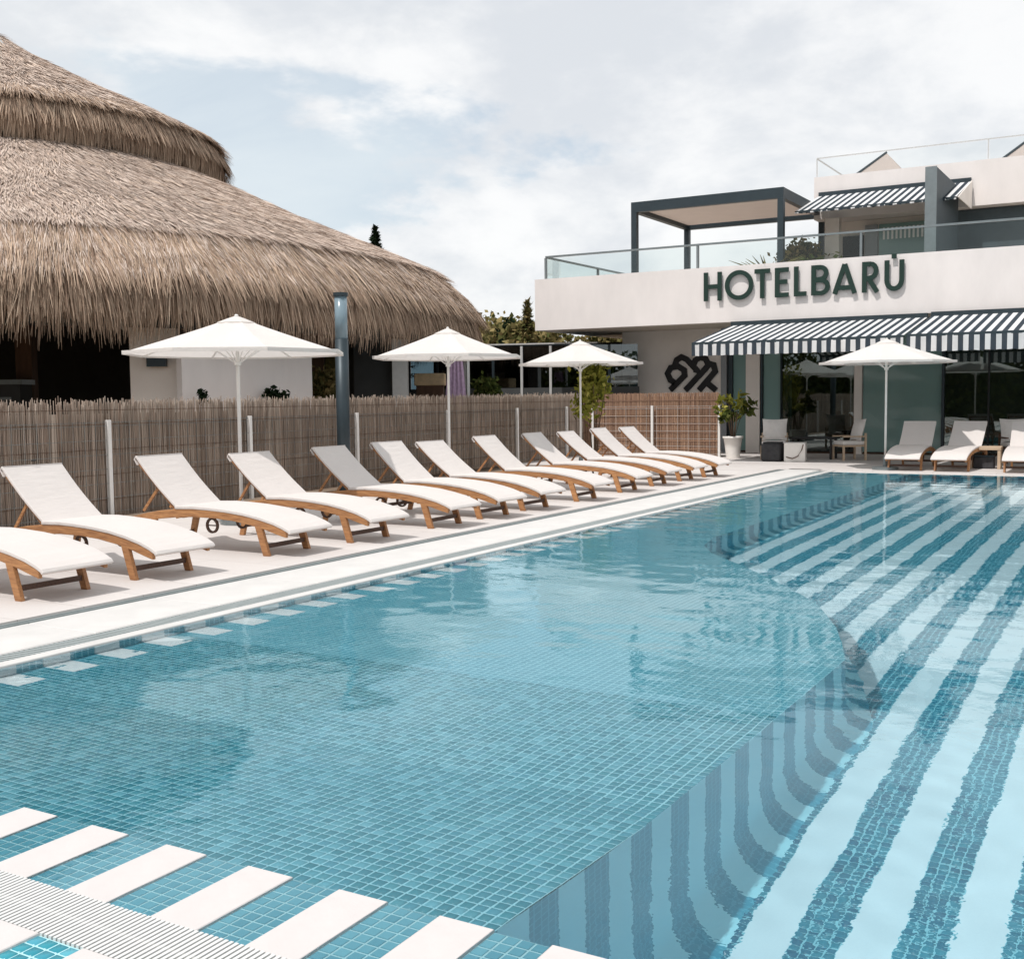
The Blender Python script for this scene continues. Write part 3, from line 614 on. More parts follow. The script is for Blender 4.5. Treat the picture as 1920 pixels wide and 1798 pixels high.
# ------------------------------------------------------------------ fences
def fx(y): return -12.82 - .0781 * (y - 10.93)
def reeds(path, htop, m, gap=None, dens=150, thick=.0055, jit=.05, lean=.02):
    V = []; F = []
    for (a, b) in zip(path, path[1:]):
        a, b = Vector((*a, 0)), Vector((*b, 0)); ln = (b - a).length; d = (b - a) / ln; nrm = Vector((-d.y, d.x, 0)); n = int(ln * dens)
        for i in range(n):
            s_ = (i + rnd.random()) / n * ln; p = a + d * s_ + nrm * rnd.uniform(-.015, .015)
            if gap and gap(p): continue
            h = htop(p) + rnd.gauss(0, jit) * .6 - (rnd.random() < .1) * rnd.uniform(0, .12); r = thick * rnd.uniform(.7, 1.5); l = rnd.gauss(0, lean)
            q = p + d * l + Vector((0, 0, h)); k = len(V)
            for c in (p, q):
                for t_ in range(3): an = 2 * PI * t_ / 3; V.append((c.x + r * (d.x * math.cos(an) + nrm.x * math.sin(an)), c.y + r * (d.y * math.cos(an) + nrm.y * math.sin(an)), c.z))
            F += [(k, k + 1, k + 4, k + 3), (k + 1, k + 2, k + 5, k + 4), (k + 2, k, k + 3, k + 5)]
    return np.array(V), np.array(F)
rf = thing('reed_fence', 'long brown reed screen behind the lounger row', 'fence')
V, F = reeds([(fx(1.5) - .07, 1.5), (fx(28.62) - .07, 28.62)], lambda p: 1.60 + .004 * (p.y - 9), 'reed', lambda p: 9.98 < p.y < 10.10 and rnd.random() < .93)
o = npobj('reeds', V, F, 'reed', rf); o['kind'] = 'stuff'
wm = MB()
for z in (.25, .6, .95, 1.3, 1.5): wm.bar((fx(1.5) - .05, 1.5, z), (fx(28.6) - .05, 28.6, z), .006)
wm.obj('binding_wire', 'wood_brown', rf)
MB().add([(fx(1.5) - .1, 1.5, 0), (fx(28.6) - .1, 28.6, 0), (fx(28.6) - .1, 28.6, 1.45), (fx(1.5) - .1, 1.5, 1.45), (fx(1.5) - .105, 1.5, 0), (fx(28.6) - .105, 28.6, 0), (fx(28.6) - .105, 28.6, 1.45), (fx(1.5) - .105, 1.5, 1.45)],
         [(0, 1, 2, 3), (7, 6, 5, 4), (3, 2, 6, 7)]).obj('backing_mat', 'reed', rf)
re = thing('reed_fence', 'short pale reed panel facing the pool beside the potted plant', 'fence')
cx0 = fx(28.62) - .07
V, F = reeds([(cx0, 28.66), (-10.28, 28.6)], lambda p: 1.69, 'reed_light', None, 190, .005, .02, .008)
o = npobj('reeds', V, F, 'reed_light', re); o['kind'] = 'stuff'
wm = MB()
for z in (.2, .42, .64, .86, 1.08, 1.3, 1.5): wm.bar((cx0, 28.63, z), (-10.28, 28.58, z), .01, .016)
wm.obj('binding_wire', 'reed_light', re)
MB().box(-14.25, -10.3, 28.70, 28.705, 0, 1.6).obj('backing_mat', 'wood_brown', re)
wf = thing('wire_fence', 'pale wire mesh fence with white posts in front of the reed screen', 'fence')
PYS = [1.8, 4.8, 7.9, 10.93, 14.0, 17.15, 20.7, 24.2, 27.3]
pm = boxmesh('post', -.03, .03, -.03, .03, 0, 1.36, 'white_paint', .004)
for y in PYS: one('post', pm, (fx(y), y, 0), wf)
for a, b in zip(PYS, PYS[1:]):
    m = MB()
    for z in [.08, .28, .48, .68, .88, 1.08, 1.28, 1.33]: m.bar((fx(a), a, z), (fx(b), b, z), .005)
    y = a + .2
    while y < b: m.bar((fx(y), y, .05), (fx(y), y, 1.34), .004); y += .2
    m.obj('wire_panel', 'grey_metal', wf)
for x in (-13.9, -12.13, -10.24): one('post', pm, (x, 28.5, 0), wf)
m = MB()
for z in [.08, .28, .48, .68, .88, 1.08, 1.28, 1.34]: m.bar((-13.9, 28.5, z), (-10.24, 28.5, z), .006)
x = -13.8
while x < -10.3: m.bar((x, 28.5, .05), (x, 28.5, 1.34), .005); x += .3
m.obj('wire_panel', 'pale_metal', wf)

# ------------------------------------------------------------------ thatched pavilion
TC = Vector((-26.67, 19.17, 0))
hut = thing('thatched_pavilion', 'round open pavilion with a two tiered thatched roof behind the reed fence', 'pavilion', (TC.x, TC.y, 0))
LOW = [(12.25, 3.2), (12.45, 3.42), (12.5, 3.65), (12.4, 3.97), (12.1, 4.28), (11.6, 4.72), (10.3, 5.28), (8.3, 6.1), (6.6, 6.9), (5.0, 7.6)]
UPP = [(5.25, 7.22), (5.6, 7.36), (5.86, 7.65), (5.9, 8.0), (5.7, 8.32), (5.25, 8.55), (4.43, 8.95), (3.4, 9.4), (2.36, 9.92), (1.2, 10.5), (.45, 10.98), (0.12, 11.1)]
def core(name, prof, seg=96):
    V = []; F = []; n = seg
    for j, (r, z) in enumerate(prof):
        for k in range(n):
            a = 2 * PI * k / n; w = .05 * math.sin(a * 9 + j) + .04 * math.sin(a * 23 + 2 * j); V.append(((r - .1 + w * (r > .5)) * math.cos(a), (r - .1 + w * (r > .5)) * math.sin(a), z - .06))
    for j in range(len(prof) - 1):
        for k in range(n): q = (k + 1) % n; F.append((j * n + k, j * n + q, (j + 1) * n + q, (j + 1) * n + k))
    MB().add(V, F).obj(name, 'thatch_core', hut, True)
core('lower_roof', LOW); core('upper_roof', UPP)
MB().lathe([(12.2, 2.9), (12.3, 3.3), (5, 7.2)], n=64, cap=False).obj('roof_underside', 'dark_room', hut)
view_a = math.atan2(-TC.y, -TC.x)
def straw(prof, n, amin, amax, L, W_, name, m, z_from=None, drop=0.0, lift=.06, clump=0.0, seed=1):
    g = np.random.default_rng(seed); pr = np.array(prof); seg = np.diff(pr, axis=0); ln = np.hypot(seg[:, 0], seg[:, 1]); area = ln * (pr[:-1, 0] + pr[1:, 0]) / 2
    cum = np.cumsum(area) / area.sum(); u = g.random(n); si = np.searchsorted(cum, u).clip(0, len(seg) - 1); f = g.random(n)
    r = pr[si, 0] + seg[si, 0] * f; z = pr[si, 1] + seg[si, 1] * f
    if z_from is not None: pass
    dr = -seg[si, 0] / ln[si]; dz = -seg[si, 1] / ln[si]                     # down-slope direction
    nr_, nz_ = -dz, dr; sgn = np.where(nz_ < 0, -1, 1); nr_, nz_ = -nr_ * 0 + np.abs(dz) , np.where(dz < 0, np.abs(dr), 0)  # outward normal
    a = g.uniform(amin, amax, n)
    l = L * g.uniform(.5, 1.35, n); w = W_ * g.uniform(.6, 1.4, n); yaw = g.normal(0, .10, n) + .12 * np.sin(a * 37 + r * 2.1) ; lf = g.normal(lift, .03, n)
    ca, sa = np.cos(a), np.sin(a); tx, ty = -sa, ca
    P = np.stack([r * ca, r * sa, z], -1) + np.stack([nr_ * ca, nr_ * sa, nz_], -1) * (g.uniform(0, .05, n)[:, None])
    D = np.stack([dr * ca, dr * sa, dz], -1) + np.stack([tx, ty, 0 * tx], -1) * yaw[:, None] + np.stack([nr_ * ca, nr_ * sa, nz_], -1) * lf[:, None]
    T = np.stack([tx, ty, 0 * tx], -1)
    if clump:  # straws gather into locks towards their tips
        nl = g.uniform(55, 75); ph = a * nl + .8 * np.sin(a * 13); D = D + T * ((np.round(ph) - ph) / nl * r / l * .62)[:, None]
    gsag = np.zeros((n, 3)); gsag[:, 2] = -drop * g.uniform(.3, 1, n)
    tw = T + np.stack([nr_ * ca, nr_ * sa, nz_], -1) * g.normal(0, .28, n)[:, None]
    mid = P + D * (l * .55)[:, None]; end = P + D * l[:, None] + gsag * l[:, None]
    V = np.stack([P - tw * w[:, None] / 2, P + tw * w[:, None] / 2, mid + tw * w[:, None] * .45, mid - tw * w[:, None] * .45, end + tw * w[:, None] * .1, end - tw * w[:, None] * .1], 1).reshape(-1, 3)
    b = np.arange(n)[:, None, None] * 6; F = (b + np.array([(0, 1, 2, 3), (3, 2, 4, 5)])[None]).reshape(-1, 4)
    o = npobj(name, V, F, m, hut); o['kind'] = 'stuff'; return o
A0, A1 = view_a - 1.75, view_a + 1.75
straw(LOW[3:], 180000, A0, A1, .42, .014, 'lower_thatch', 'thatch', seed=1)
straw(UPP[4:], 40000, A0, A1, .38, .016, 'upper_thatch', 'thatch', seed=2)
straw(LOW[1:6], 56000, A0, A1, .62, .019, 'lower_eave_fringe', 'fringe', drop=.25, lift=.05, clump=1.0, seed=3)
straw(LOW[0:3], 15000, A0, A1, .33, .024, 'hanging_fringe', 'fringe', drop=.35, lift=.03, clump=1.0, seed=4)
straw(UPP[1:6], 26000, A0, A1, .45, .022, 'upper_eave_fringe', 'fringe', drop=.2, lift=.05, clump=1.0, seed=5)
# body under the roof
def yp(px_x_over_y, y): return px_x_over_y * y
def rot_box(name, m, cx, cy, rz, w, d, z0, z1, parent=hut, bevel=0.0):
    o = MB().box(-w / 2, w / 2, -d / 2, d / 2, z0, z1).obj(name, m, parent, bevel=bevel); o.location = (cx - TC.x, cy - TC.y, 0); o.rotation_euler = (0, 0, rz); return o
FR = math.atan2(.63, .78) * 1.0
ra = PI / 2 - FR * 0
# interior wall ring segments, seen below the eave
fwd = Vector((-.5014, .8652)); rgt = Vector((.8652, .5014))
def cw(px, depth): l = (px - 960) / 2137.66 * depth; p = fwd * depth + rgt * l; return p
face = math.atan2(rgt.y, rgt.x)
def wall_px(name, m, pa, pb, depth, z0, z1, th=.15, d2=None):
    a, b = cw(pa, depth), cw(pb, d2 or depth); c = (a + b) / 2; d = b - a
    return rot_box(name, m, c.x, c.y, math.atan2(d.y, d.x), d.length, th, z0, z1)
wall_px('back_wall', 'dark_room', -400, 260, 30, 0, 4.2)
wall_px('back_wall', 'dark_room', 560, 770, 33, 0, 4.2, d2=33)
wall_px('post', 'wood_brown', 42, 72, 24.5, 0, 3.6, .3)
wall_px('grey_wall', 'render_tan', 252, 340, 21.2, 0, 3.0)
wall_px('white_wall', 'render_white', 341, 584, 20.6, 0, 2.75, d2=23.2)
wall_px('side_wall', 'dark_wall', 668, 738, 26.5, 0, 3.3)
wall_px('post', 'pale_metal', 740, 768, 26.3, 0, 3.4, .3)
wall_px('ceiling_beam', 'wood_brown', 255, 640, 22.3, 2.62, 2.95, .3, d2=25)
wall_px('window_frame', 'anthracite', 282, 318, 21.0, 2.25, 2.55, .1)
wall_px('curtain', 'wood_brown', 588, 612, 27, 0, 3.2, .1); wall_px('curtain', 'leaf_dry', 615, 640, 27.2, 0, 3.2, .1)
# bar counter inside, left
t = thing('bar_counter', 'dark grey bar counter in the shade of the thatched pavilion', 'counter')
c = cw(-60, 24.0); t.location = (c.x, c.y, 0); t.rotation_euler = (0, 0, face)
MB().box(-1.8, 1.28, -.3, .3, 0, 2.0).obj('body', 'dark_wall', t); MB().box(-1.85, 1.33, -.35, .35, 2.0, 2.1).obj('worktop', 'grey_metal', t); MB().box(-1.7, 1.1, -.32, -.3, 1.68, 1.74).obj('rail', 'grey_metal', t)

# things seen between the fence and the hotel
t = thing('glass_pavilion', 'low dark glazed pavilion with thin pale frames behind the parasols', 'pavilion')
a, b = cw(772, 34.5), cw(1200, 33.0); d = b - a; ln = d.length; t.location = (a.x, a.y, 0); t.rotation_euler = (0, 0, math.atan2(d.y, d.x))
MB().box(0, ln, 2.5, 2.6, 0, 3.3).obj('back_wall', 'dark_room', t)
MB().box(-.1, ln - 1.2, -.06, 2.6, 3.12, 3.2).obj('roof', 'anthracite', t); MB().box(-.12, ln - 1.2, -.1, -.062, 3.16, 3.2).obj('fascia', 'pale_metal', t)
MB().box(0, ln, -.05, .05, 0, 1.9).obj('low_wall', 'dark_wall', t)
for k in range(8):
    x = ln * k / 8; MB().box(x - .035, x + .035, -.08, -.02, 0, 3.12).obj('frame_post', 'pale_metal' if k in (2, 4, 5) else 'anthracite', t)
    MB().box(x + .04, x + ln / 8 - .04, -.03, -.02, 1.9, 3.12).obj('glass_pane', 'glass_blue', t)
c = cw(857, 27.0)
t = thing('hanging_garment', 'pinkish lavender cloth hanging behind the second parasol pole', 'cloth', (c.x, c.y, 0), face)
V = []; F = []
for i in range(9):
    for k in range(17):
        f = i / 8; x = (k / 16 - .5) * (.34 + .2 * f); V.append((x, .03 * math.sin(k * 1.7 + f), 2.50 - 1.15 * f))
for i in range(8):
    for k in range(16): F.append((i * 17 + k, i * 17 + k + 1, (i + 1) * 17 + k + 1, (i + 1) * 17 + k))
MB().add(V, F).obj('cloth', 'lavender', t, True); MB().bar((-.2, 0, 2.53), (.2, 0, 2.53), .03).obj('hanger', 'black', t)
MB().bar((.3, .05, 0), (.3, .05, 2.9), .06).obj('stand', 'pale_metal', t); MB().bar((-.2, .0, 2.53), (.3, .05, 2.53), .02).obj('arm', 'pale_metal', t)
c = cw(808, 30.0)
t = thing('wooden_counter', 'pale wooden counter lit by the sun behind the fence', 'counter', (c.x, c.y, 0), face)
MB().box(-.38, .42, -.3, .3, 1.95, 2.27).obj('top', 'straw_bale', t, bevel=.03); MB().box(-.33, .37, -.25, .25, 0, 1.95).obj('body', 'wood_brown', t)

# ------------------------------------------------------------------ vegetation
def leaves(n, centre, rad, size, m, name, parent, seed, shell=.35, clumps=10, long=1.6):
    g = np.random.default_rng(seed); C = g.normal(0, 1, (clumps, 3)); C /= np.linalg.norm(C, axis=1)[:, None]; C *= g.uniform(.25, .85, (clumps, 1)); k = g.integers(0, clumps, n)
    P = C[k] + g.normal(0, .24, (n, 3)); P = P * np.array(rad) + np.array(centre)
    D = g.normal(0, 1, (n, 3)); D /= np.linalg.norm(D, axis=1)[:, None]; E = np.cross(D, g.normal(0, 1, (n, 3))); E /= np.linalg.norm(E, axis=1)[:, None]
    s_ = size * g.uniform(.6, 1.4, (n, 1)); V = np.stack([P - D * s_ * long / 2, P + E * s_ / 2, P + D * s_ * long / 2, P - E * s_ / 2], 1).reshape(-1, 3)
    F = np.arange(n * 4).reshape(-1, 4); o = npobj(name, V, F, m, parent); return o
def tree(label, x, y, h, rad, n, size, m, seed, cat='tree', name='tree', trunk=.12, base=0.0, group=None, cz=.62):
    t = thing(name, label, cat, (x, y, base), group=group)
    MB().tube([(0, 0, 0), (.06 * h * .2, .02, h * .35), (-.03, .04, h * .6), (0, 0, h * .85)], [trunk, trunk * .8, trunk * .55, trunk * .2], 8).obj('trunk', 'bark', t, True)
    for k in range(5):
        a = k * 1.3 + seed; z = h * (.35 + .09 * k); MB().tube([(0, 0, z), (rad[0] * .35 * math.cos(a), rad[1] * .35 * math.sin(a), z + h * .1), (rad[0] * .65 * math.cos(a), rad[1] * .65 * math.sin(a), z + h * .17)], [trunk * .4, trunk * .25, trunk * .1], 6).obj('branch', 'bark', t, True)
    leaves(n, (0, 0, h * cz), rad, size, m, 'crown', t, seed); return t
def spire(label, x, y, h, r, seed, m='leaf_dark', name='conifer', n=2600):
    t = thing(name, label, 'conifer', (x, y, 0)); MB().tube([(0, 0, 0), (0, 0, h)], [.16, .02], 8).obj('trunk', 'bark', t)
    g = np.random.default_rng(seed); f = g.random(n) ** .8; z = h * (.25 + .75 * (1 - f) ** 1); tier = .65 + .35 * np.abs(np.sin(z * 5.0)); rr = r * (f + .03) * tier * np.sqrt(g.random(n)); a = g.uniform(0, 2 * PI, n)
    P = np.stack([rr * np.cos(a), rr * np.sin(a), z], -1); D = np.stack([np.cos(a), np.sin(a), g.normal(.1, .5, n)], -1); E = np.stack([-np.sin(a), np.cos(a), g.normal(0, .4, n)], -1); s_ = g.uniform(.08, .2, (n, 1))
    V = np.stack([P - D * s_, P + E * s_ * .4, P + D * s_, P - E * s_ * .4], 1).reshape(-1, 3); npobj('crown', V, np.arange(n * 4).reshape(-1, 4), m, t); return t
c = cw(712, 62); spire('dark pointed conifer top showing above the thatched roof', c.x, c.y, 10.9, 2.1, 3, n=5200)
c = cw(992, 40); spire('pale spiky young conifer beside the left end of the hotel', c.x, c.y, 5.0, .75, 5, 'leaf_dry', n=1500)
for i, (px, dep, h, r, mt, lab) in enumerate(((925, 46, 5.0, 1.5, 'leaf_dry', 'bushy olive tree right of the thatched roof'), (955, 50, 5.1, 1.5, 'leaf_dry', 'olive brown tree between the roof and the hotel'), (968, 44, 5.1, .55, 'leaf_dark', 'small round dark crown left of the hotel'), (992, 42, 4.5, .9, 'leaf_dry', 'dry brownish tree touching the left end of the hotel'), (1020, 47, 4.0, 1.3, 'leaf', 'low green tree partly behind the hotel terrace'))):
    c = cw(px, dep); tree(lab, c.x, c.y, h, (r, r, r * .8), 2600, .16, mt, 20 + i, group='trees beyond the fence', cz=.80)
a, b = cw(985, 45), cw(1215, 44); d = b - a; t = thing('hedge', 'dark olive hedge seen under the left end of the hotel terrace', 'hedge', (a.x, a.y, 0), math.atan2(d.y, d.x))
MB().box(.2, d.length - .2, -.3, .3, 0, 3.6).obj('stems', 'leaf_dark', t)
g = np.random.default_rng(41); n = 5200; P = np.stack([g.uniform(0, d.length, n), g.normal(-.35, .2, n), g.uniform(1.5, 4.15, n)], -1); P[:, 2] += .22 * np.sin(P[:, 0] * 2.1)
D = g.normal(0, 1, (n, 3)); D /= np.linalg.norm(D, axis=1)[:, None]; E = np.cross(D, g.normal(0, 1, (n, 3))); E /= np.linalg.norm(E, axis=1)[:, None]
npobj('foliage', np.stack([P - D * .12, P + E * .08, P + D * .12, P - E * .08], 1).reshape(-1, 3), np.arange(n * 4).reshape(-1, 4), 'leaf_dry', t)
c = cw(1116, 26.0)
t = thing('sapling', 'yellow green sapling growing by the fence before the third parasol', 'small tree', (c.x, c.y, 0))
for k in range(4):
    a = k * 1.7; MB().tube([(.05 * math.cos(a), .05 * math.sin(a), 0), (.1 * math.cos(a), .1 * math.sin(a), .9), (.3 * math.cos(a), .3 * math.sin(a), 1.9)], [.02, .016, .006], 6).obj('stem', 'bark', t, True)
leaves(700, (0, 0, 1.85), (.5, .5, .75), .10, 'leaf_yellow', 'foliage', t, 31, clumps=12)
c = cw(915, 29); t = thing('bush', 'green bush showing above the reed fence in the middle', 'bush', (c.x, c.y, 0)); MB().tube([(0, 0, 0), (0, 0, 1.2)], [.03, .01]).obj('stem', 'bark', t); leaves(900, (0, 0, 1.72), (.55, .5, .45), .09, 'leaf', 'foliage', t, 33)
c = cw(385, 20.5); t = thing('bush', 'sparse dark sprig above the fence left of the largest parasol pole', 'bush', (c.x, c.y, 0)); MB().tube([(0, 0, 0), (0, 0, 1.3)], [.03, .01]).obj('stem', 'bark', t); leaves(60, (0, 0, 1.66), (.16, .1, .16), .07, 'leaf_dark', 'foliage', t, 34)
c = cw(520, 22); t = thing('bush', 'two tufted green shrub tops before the white pavilion wall', 'bush', (c.x, c.y, 0)); MB().tube([(0, 0, 0), (0, 0, 1.3)], [.03, .01]).obj('stem', 'bark', t); leaves(170, (0, 0, 1.68), (.27, .2, .2), .08, 'leaf_dark', 'foliage', t, 35)
c = cw(612, 25); t = thing('bush', 'brownish shrub in the doorway of the thatched pavilion', 'bush', (c.x, c.y, 0)); MB().tube([(0, 0, 0), (0, 0, 1.2)], [.03, .01]).obj('stem', 'bark', t); leaves(500, (0, 0, 1.9), (.35, .3, .7), .09, 'leaf_dry', 'foliage', t, 36)

# ------------------------------------------------------------------ hotel
YP = 28.5; YW = 31.2
def px2x(px, y): # world x of a picture column on the vertical plane at y
    u = (px - 960) / 2137.66; d = Vector((R[0][0] * u - R[0][2], R[1][0] * u - R[1][2])); return d.x / d.y * y
hotel = thing('hotel_building', 'white rendered hotel wing with a long terrace parapet and glass ground floor', 'hotel')
XL = -15.7; XR = 10
MB().box(XL, XR, YP, YP + .22, 3.50, 4.93).obj('terrace_parapet', 'render_white', hotel)
MB().box(XL, XL + .22, YP + .222, 36.4, 3.50, 4.93).obj('terrace_parapet', 'render_white', hotel)
MB().box(XL + .222, XR, YP + .222, 42, 3.52, 4.24).obj('terrace_slab', 'soffit', hotel)
MB().box(px2x(1168, YW), px2x(1351, YW), YW, YW + .25, 0, 3.517).obj('logo_wall', 'render_tan', hotel)
MB().box(px2x(1168, YW), px2x(1168, YW) + .2, YW + .252, 37, 0, 3.517).obj('side_wall', 'render_tan', hotel)
MB().box(-11.5, XR, 36.5, 36.7, 0, 3.517).obj('back_wall', 'lobby', hotel)
MB().box(-11.5, -11.32, YW + .3, 36.5, 0, 3.517).obj('inner_wall', 'lobby', hotel)
MB().box(-11.3, XR, YW + .1, 36.5, -.02, 0.03).obj('floor_slab', 'wood_brown', hotel)
def fcol(name, m, x0, x1, y0=YW - .02, y1=YW + .18, z0=0, z1=3.517): return MB().box(x0, x1, y0, y1, z0, z1).obj(name, m, hotel)
g_ = lambda px: px2x(px, YW)
fcol('column', 'grey_wall', g_(1352), g_(1362)); fcol('column', 'render_tan', g_(1398), g_(1424)); fcol('column', 'render_tan', g_(1600), g_(1614))
fcol('door_frame', 'anthracite', g_(1366), g_(1373)); fcol('door_frame', 'anthracite', g_(1763), g_(1768)); fcol('door_frame', 'anthracite', g_(1426), g_(1429)); fcol('door_frame', 'anthracite', g_(1462), g_(1464))
def pane(x0, x1, m, y=YW + .05, z1=3.4): return MB().box(x0, x1, y, y + .012, .06, z1).obj('glass_pane', m, hotel)
pane(g_(1373) + .01, g_(1397), 'glass_green'); pane(g_(1430), g_(1462) - .01, 'glass_green'); pane(g_(1464) + .01, g_(1598), 'glass'); pane(g_(1616), g_(1762), 'glass_green'); pane(g_(1690), g_(1762), 'glass_green', YW + .1); pane(g_(1769), g_(1850), 'glass'); pane(g_(1852), g_(1990), 'glass')
fcol('door_frame', 'black', g_(1849), g_(1852)); fcol('head_frame', 'anthracite', g_(1366), XR, YW, YW + .15, 3.402, 3.516)
# curtains and a few shapes in the dark room
for k in range(5): MB().tube([(g_(1436) + .13 * k, YW + .5 + .04 * (k % 2), .05), (g_(1436) + .13 * k, YW + .5 + .04 * (k % 2), 3.2)], .06, 8).obj('curtain_fold', 'grey_wall', hotel, True)
for k in range(4): MB().bar((g_(1625) + .35 * k, YW + 1.2, .95), (g_(1640) + .35 * k + .5, YW + 1.2, .35), .03, .1).obj('stair_baluster', 'grey_metal', hotel)
MB().box(g_(1500), g_(1560), 35, 35.4, 0, 1.1).obj('reception_desk', 'wood_brown', hotel)
MB().box(g_(1530), g_(1560), 35.9, 36.0, 1.4, 2.9).obj('wall_picture', 'rust', hotel)
# awnings
def awning(x0, x1, yb, zb, yf, zf, zv, parent, seed=0, m='awning'):
    a = MB().add([(x0, yb, zb), (x1, yb, zb), (x1, yf, zf), (x0, yf, zf), (x0, yb, zb - .012), (x1, yb, zb - .012), (x1, yf, zf - .012), (x0, yf, zf - .012)], [(3, 2, 1, 0), (4, 5, 6, 7), (0, 1, 5, 4), (1, 2, 6, 5), (2, 3, 7, 6), (3, 0, 4, 7)]).obj('awning', m, parent)
    n = int((x1 - x0) / .053); V = []; F = []
    for k in range(n + 1):
        x = x0 + (x1 - x0) * k / n; w = .012 * math.sin(k * .9 + seed); V += [(x, yf - .035, zf - .05), (x, yf - .035 + w, (zf + zv) / 2), (x, yf - .035 + 2 * w, zv + .006 * math.sin(k * 1.3))]
    for k in range(n):
        for j in (0, 1): F.append((k * 3 + j, (k + 1) * 3 + j, (k + 1) * 3 + j + 1, k * 3 + j + 1))
    MB().add(V, F).obj('valance', m, a); MB().bar((x0, yf - .01, zf - .03), (x1, yf - .01, zf - .03), .05, .06).obj('front_bar', 'anthracite', a)
    MB().bar((x0, yb, zb + .03), (x1, yb, zb + .03), .14, .12).obj('cassette', 'anthracite', a)
    for x in (x0 + .3, (x0 + x1) / 2, x1 - .3): MB().bar((x, yb, zb - .12), (x, yf, zf - .06), .04).obj('folding_arm', 'anthracite', a)
    return a
awning(-9.88, -5.06, 28.4, 3.405, 25.62, 2.865, 2.545, hotel); awning(-4.98, 1.5, 28.4, 3.425, 25.55, 2.875, 2.495, hotel, 2)
# terrace glass railing
gr = MB().bar((-15.5, YP + .3, 5.575), (XR, YP + .3, 5.575), .06, .05).obj('terrace_railing', 'grey_metal', hotel)
MB().bar((-15.5, YP + .33, 5.57), (-15.5, 36, 5.57), .06, .05).obj('side_rail', 'grey_metal', gr)
xs = [-15.5, -10.95, -6.72, -2.75, 1.5]
for x in xs: MB().box(x - .03, x + .03, YP + .27, YP + .33, 4.24, 5.545).obj('post', 'grey_metal', gr)
for a, b in zip(xs, xs[1:]): MB().box(a + .05, b - .05, YP + .295, YP + .305, 4.3, 5.535).obj('glass_pane', 'glass_rail', gr)
for y in (32.2, 36): MB().box(-15.53, -15.47, y - .03, y + .03, 4.24, 5.545).obj('post', 'grey_metal', gr)
MB().box(-15.51, -15.5, YP + .4, 35.9, 4.3, 5.535).obj('glass_pane', 'glass_rail', gr)
# upper storey
UY = 33.2; UX = -9.09
MB().box(UX, XR, UY, UY + .25, 6.62, 7.82).obj('upper_parapet', 'render_white', hotel)
MB().box(UX, UX + .25, UY + .252, 42, 6.62, 7.82).obj('upper_parapet', 'render_white', hotel)
MB().box(UX + .252, XR, UY + .252, 42, 6.62, 7.2).obj('roof_slab', 'render_white', hotel)
MB().box(UX + .5, XR, UY + .9, UY + 1.1, 4.24, 6.618).obj('upper_wall', 'render_tan', hotel)
u_ = lambda px, y=UY: px2x(px, y)
MB().box(u_(1546), u_(1572), UY - .2, UY + .1, 4.24, 6.6).obj('column', 'render_tan', hotel)
MB().box(u_(1576, 34.0), u_(1614, 34.0), 34.0, 34.08, 4.25, 6.19).obj('window', 'black', hotel)
MB().box(u_(1617, 33.9), u_(1640, 33.9), 33.9, 33.95, 4.25, 6.45).obj('window_frame', 'grey_wall', hotel)
MB().box(u_(1642, 33.9), u_(1726, 33.9), 33.95, 33.97, 4.25, 6.45).obj('window', 'glass_green', hotel)
MB().add([(u_(1650, 33.5) + .115 * k + dx, 33.5, z) for k in range(14) for dx, z in ((0, 5.95), (.055, 5.95), (.055, 6.28), (0, 6.28))], [tuple(range(4 * k, 4 * k + 4)) for k in range(14)]).obj('valance_reflection', 'white_paint', hotel)  # white strips drawn in as the awning's reflection in the upper glass
MB().box(u_(1750, 33.7), XR, 33.7, 33.85, 4.24, 6.6).obj('slatted_screen', 'fin', hotel)
MB().box(u_(1480, 34.8), u_(1545, 34.8), 34.8, 35, 4.24, 5.77).obj('low_wall', 'rust', hotel)
a = awning(u_(1532), u_(1812), UY - .02, 7.28, 30.8, 6.53, 6.46, hotel, 4)
MB().add([(u_(1812) + .03, UY - .1, 7.28), (u_(1812) + .03, 30.9, 6.53), (u_(1812) + .03, UY - .1, 6.53), (u_(1812) + .01, UY - .1, 7.28), (u_(1812) + .01, 30.9, 6.53), (u_(1812) + .01, UY - .1, 6.53)], [(0, 1, 2), (5, 4, 3), (0, 3, 4, 1)]).obj('side_cheek', 'render_tan', hotel)
fa = px2x(1727, 29.9); MB().box(fa, fa + .27, 29.9, UY - .04, 4.24, 7.15).obj('partition_wall', 'fin', hotel); MB().box(fa - .003, fa + .273, 29.88, 29.898, 4.24, 7.17).obj('partition_cap', 'grey_metal', hotel)
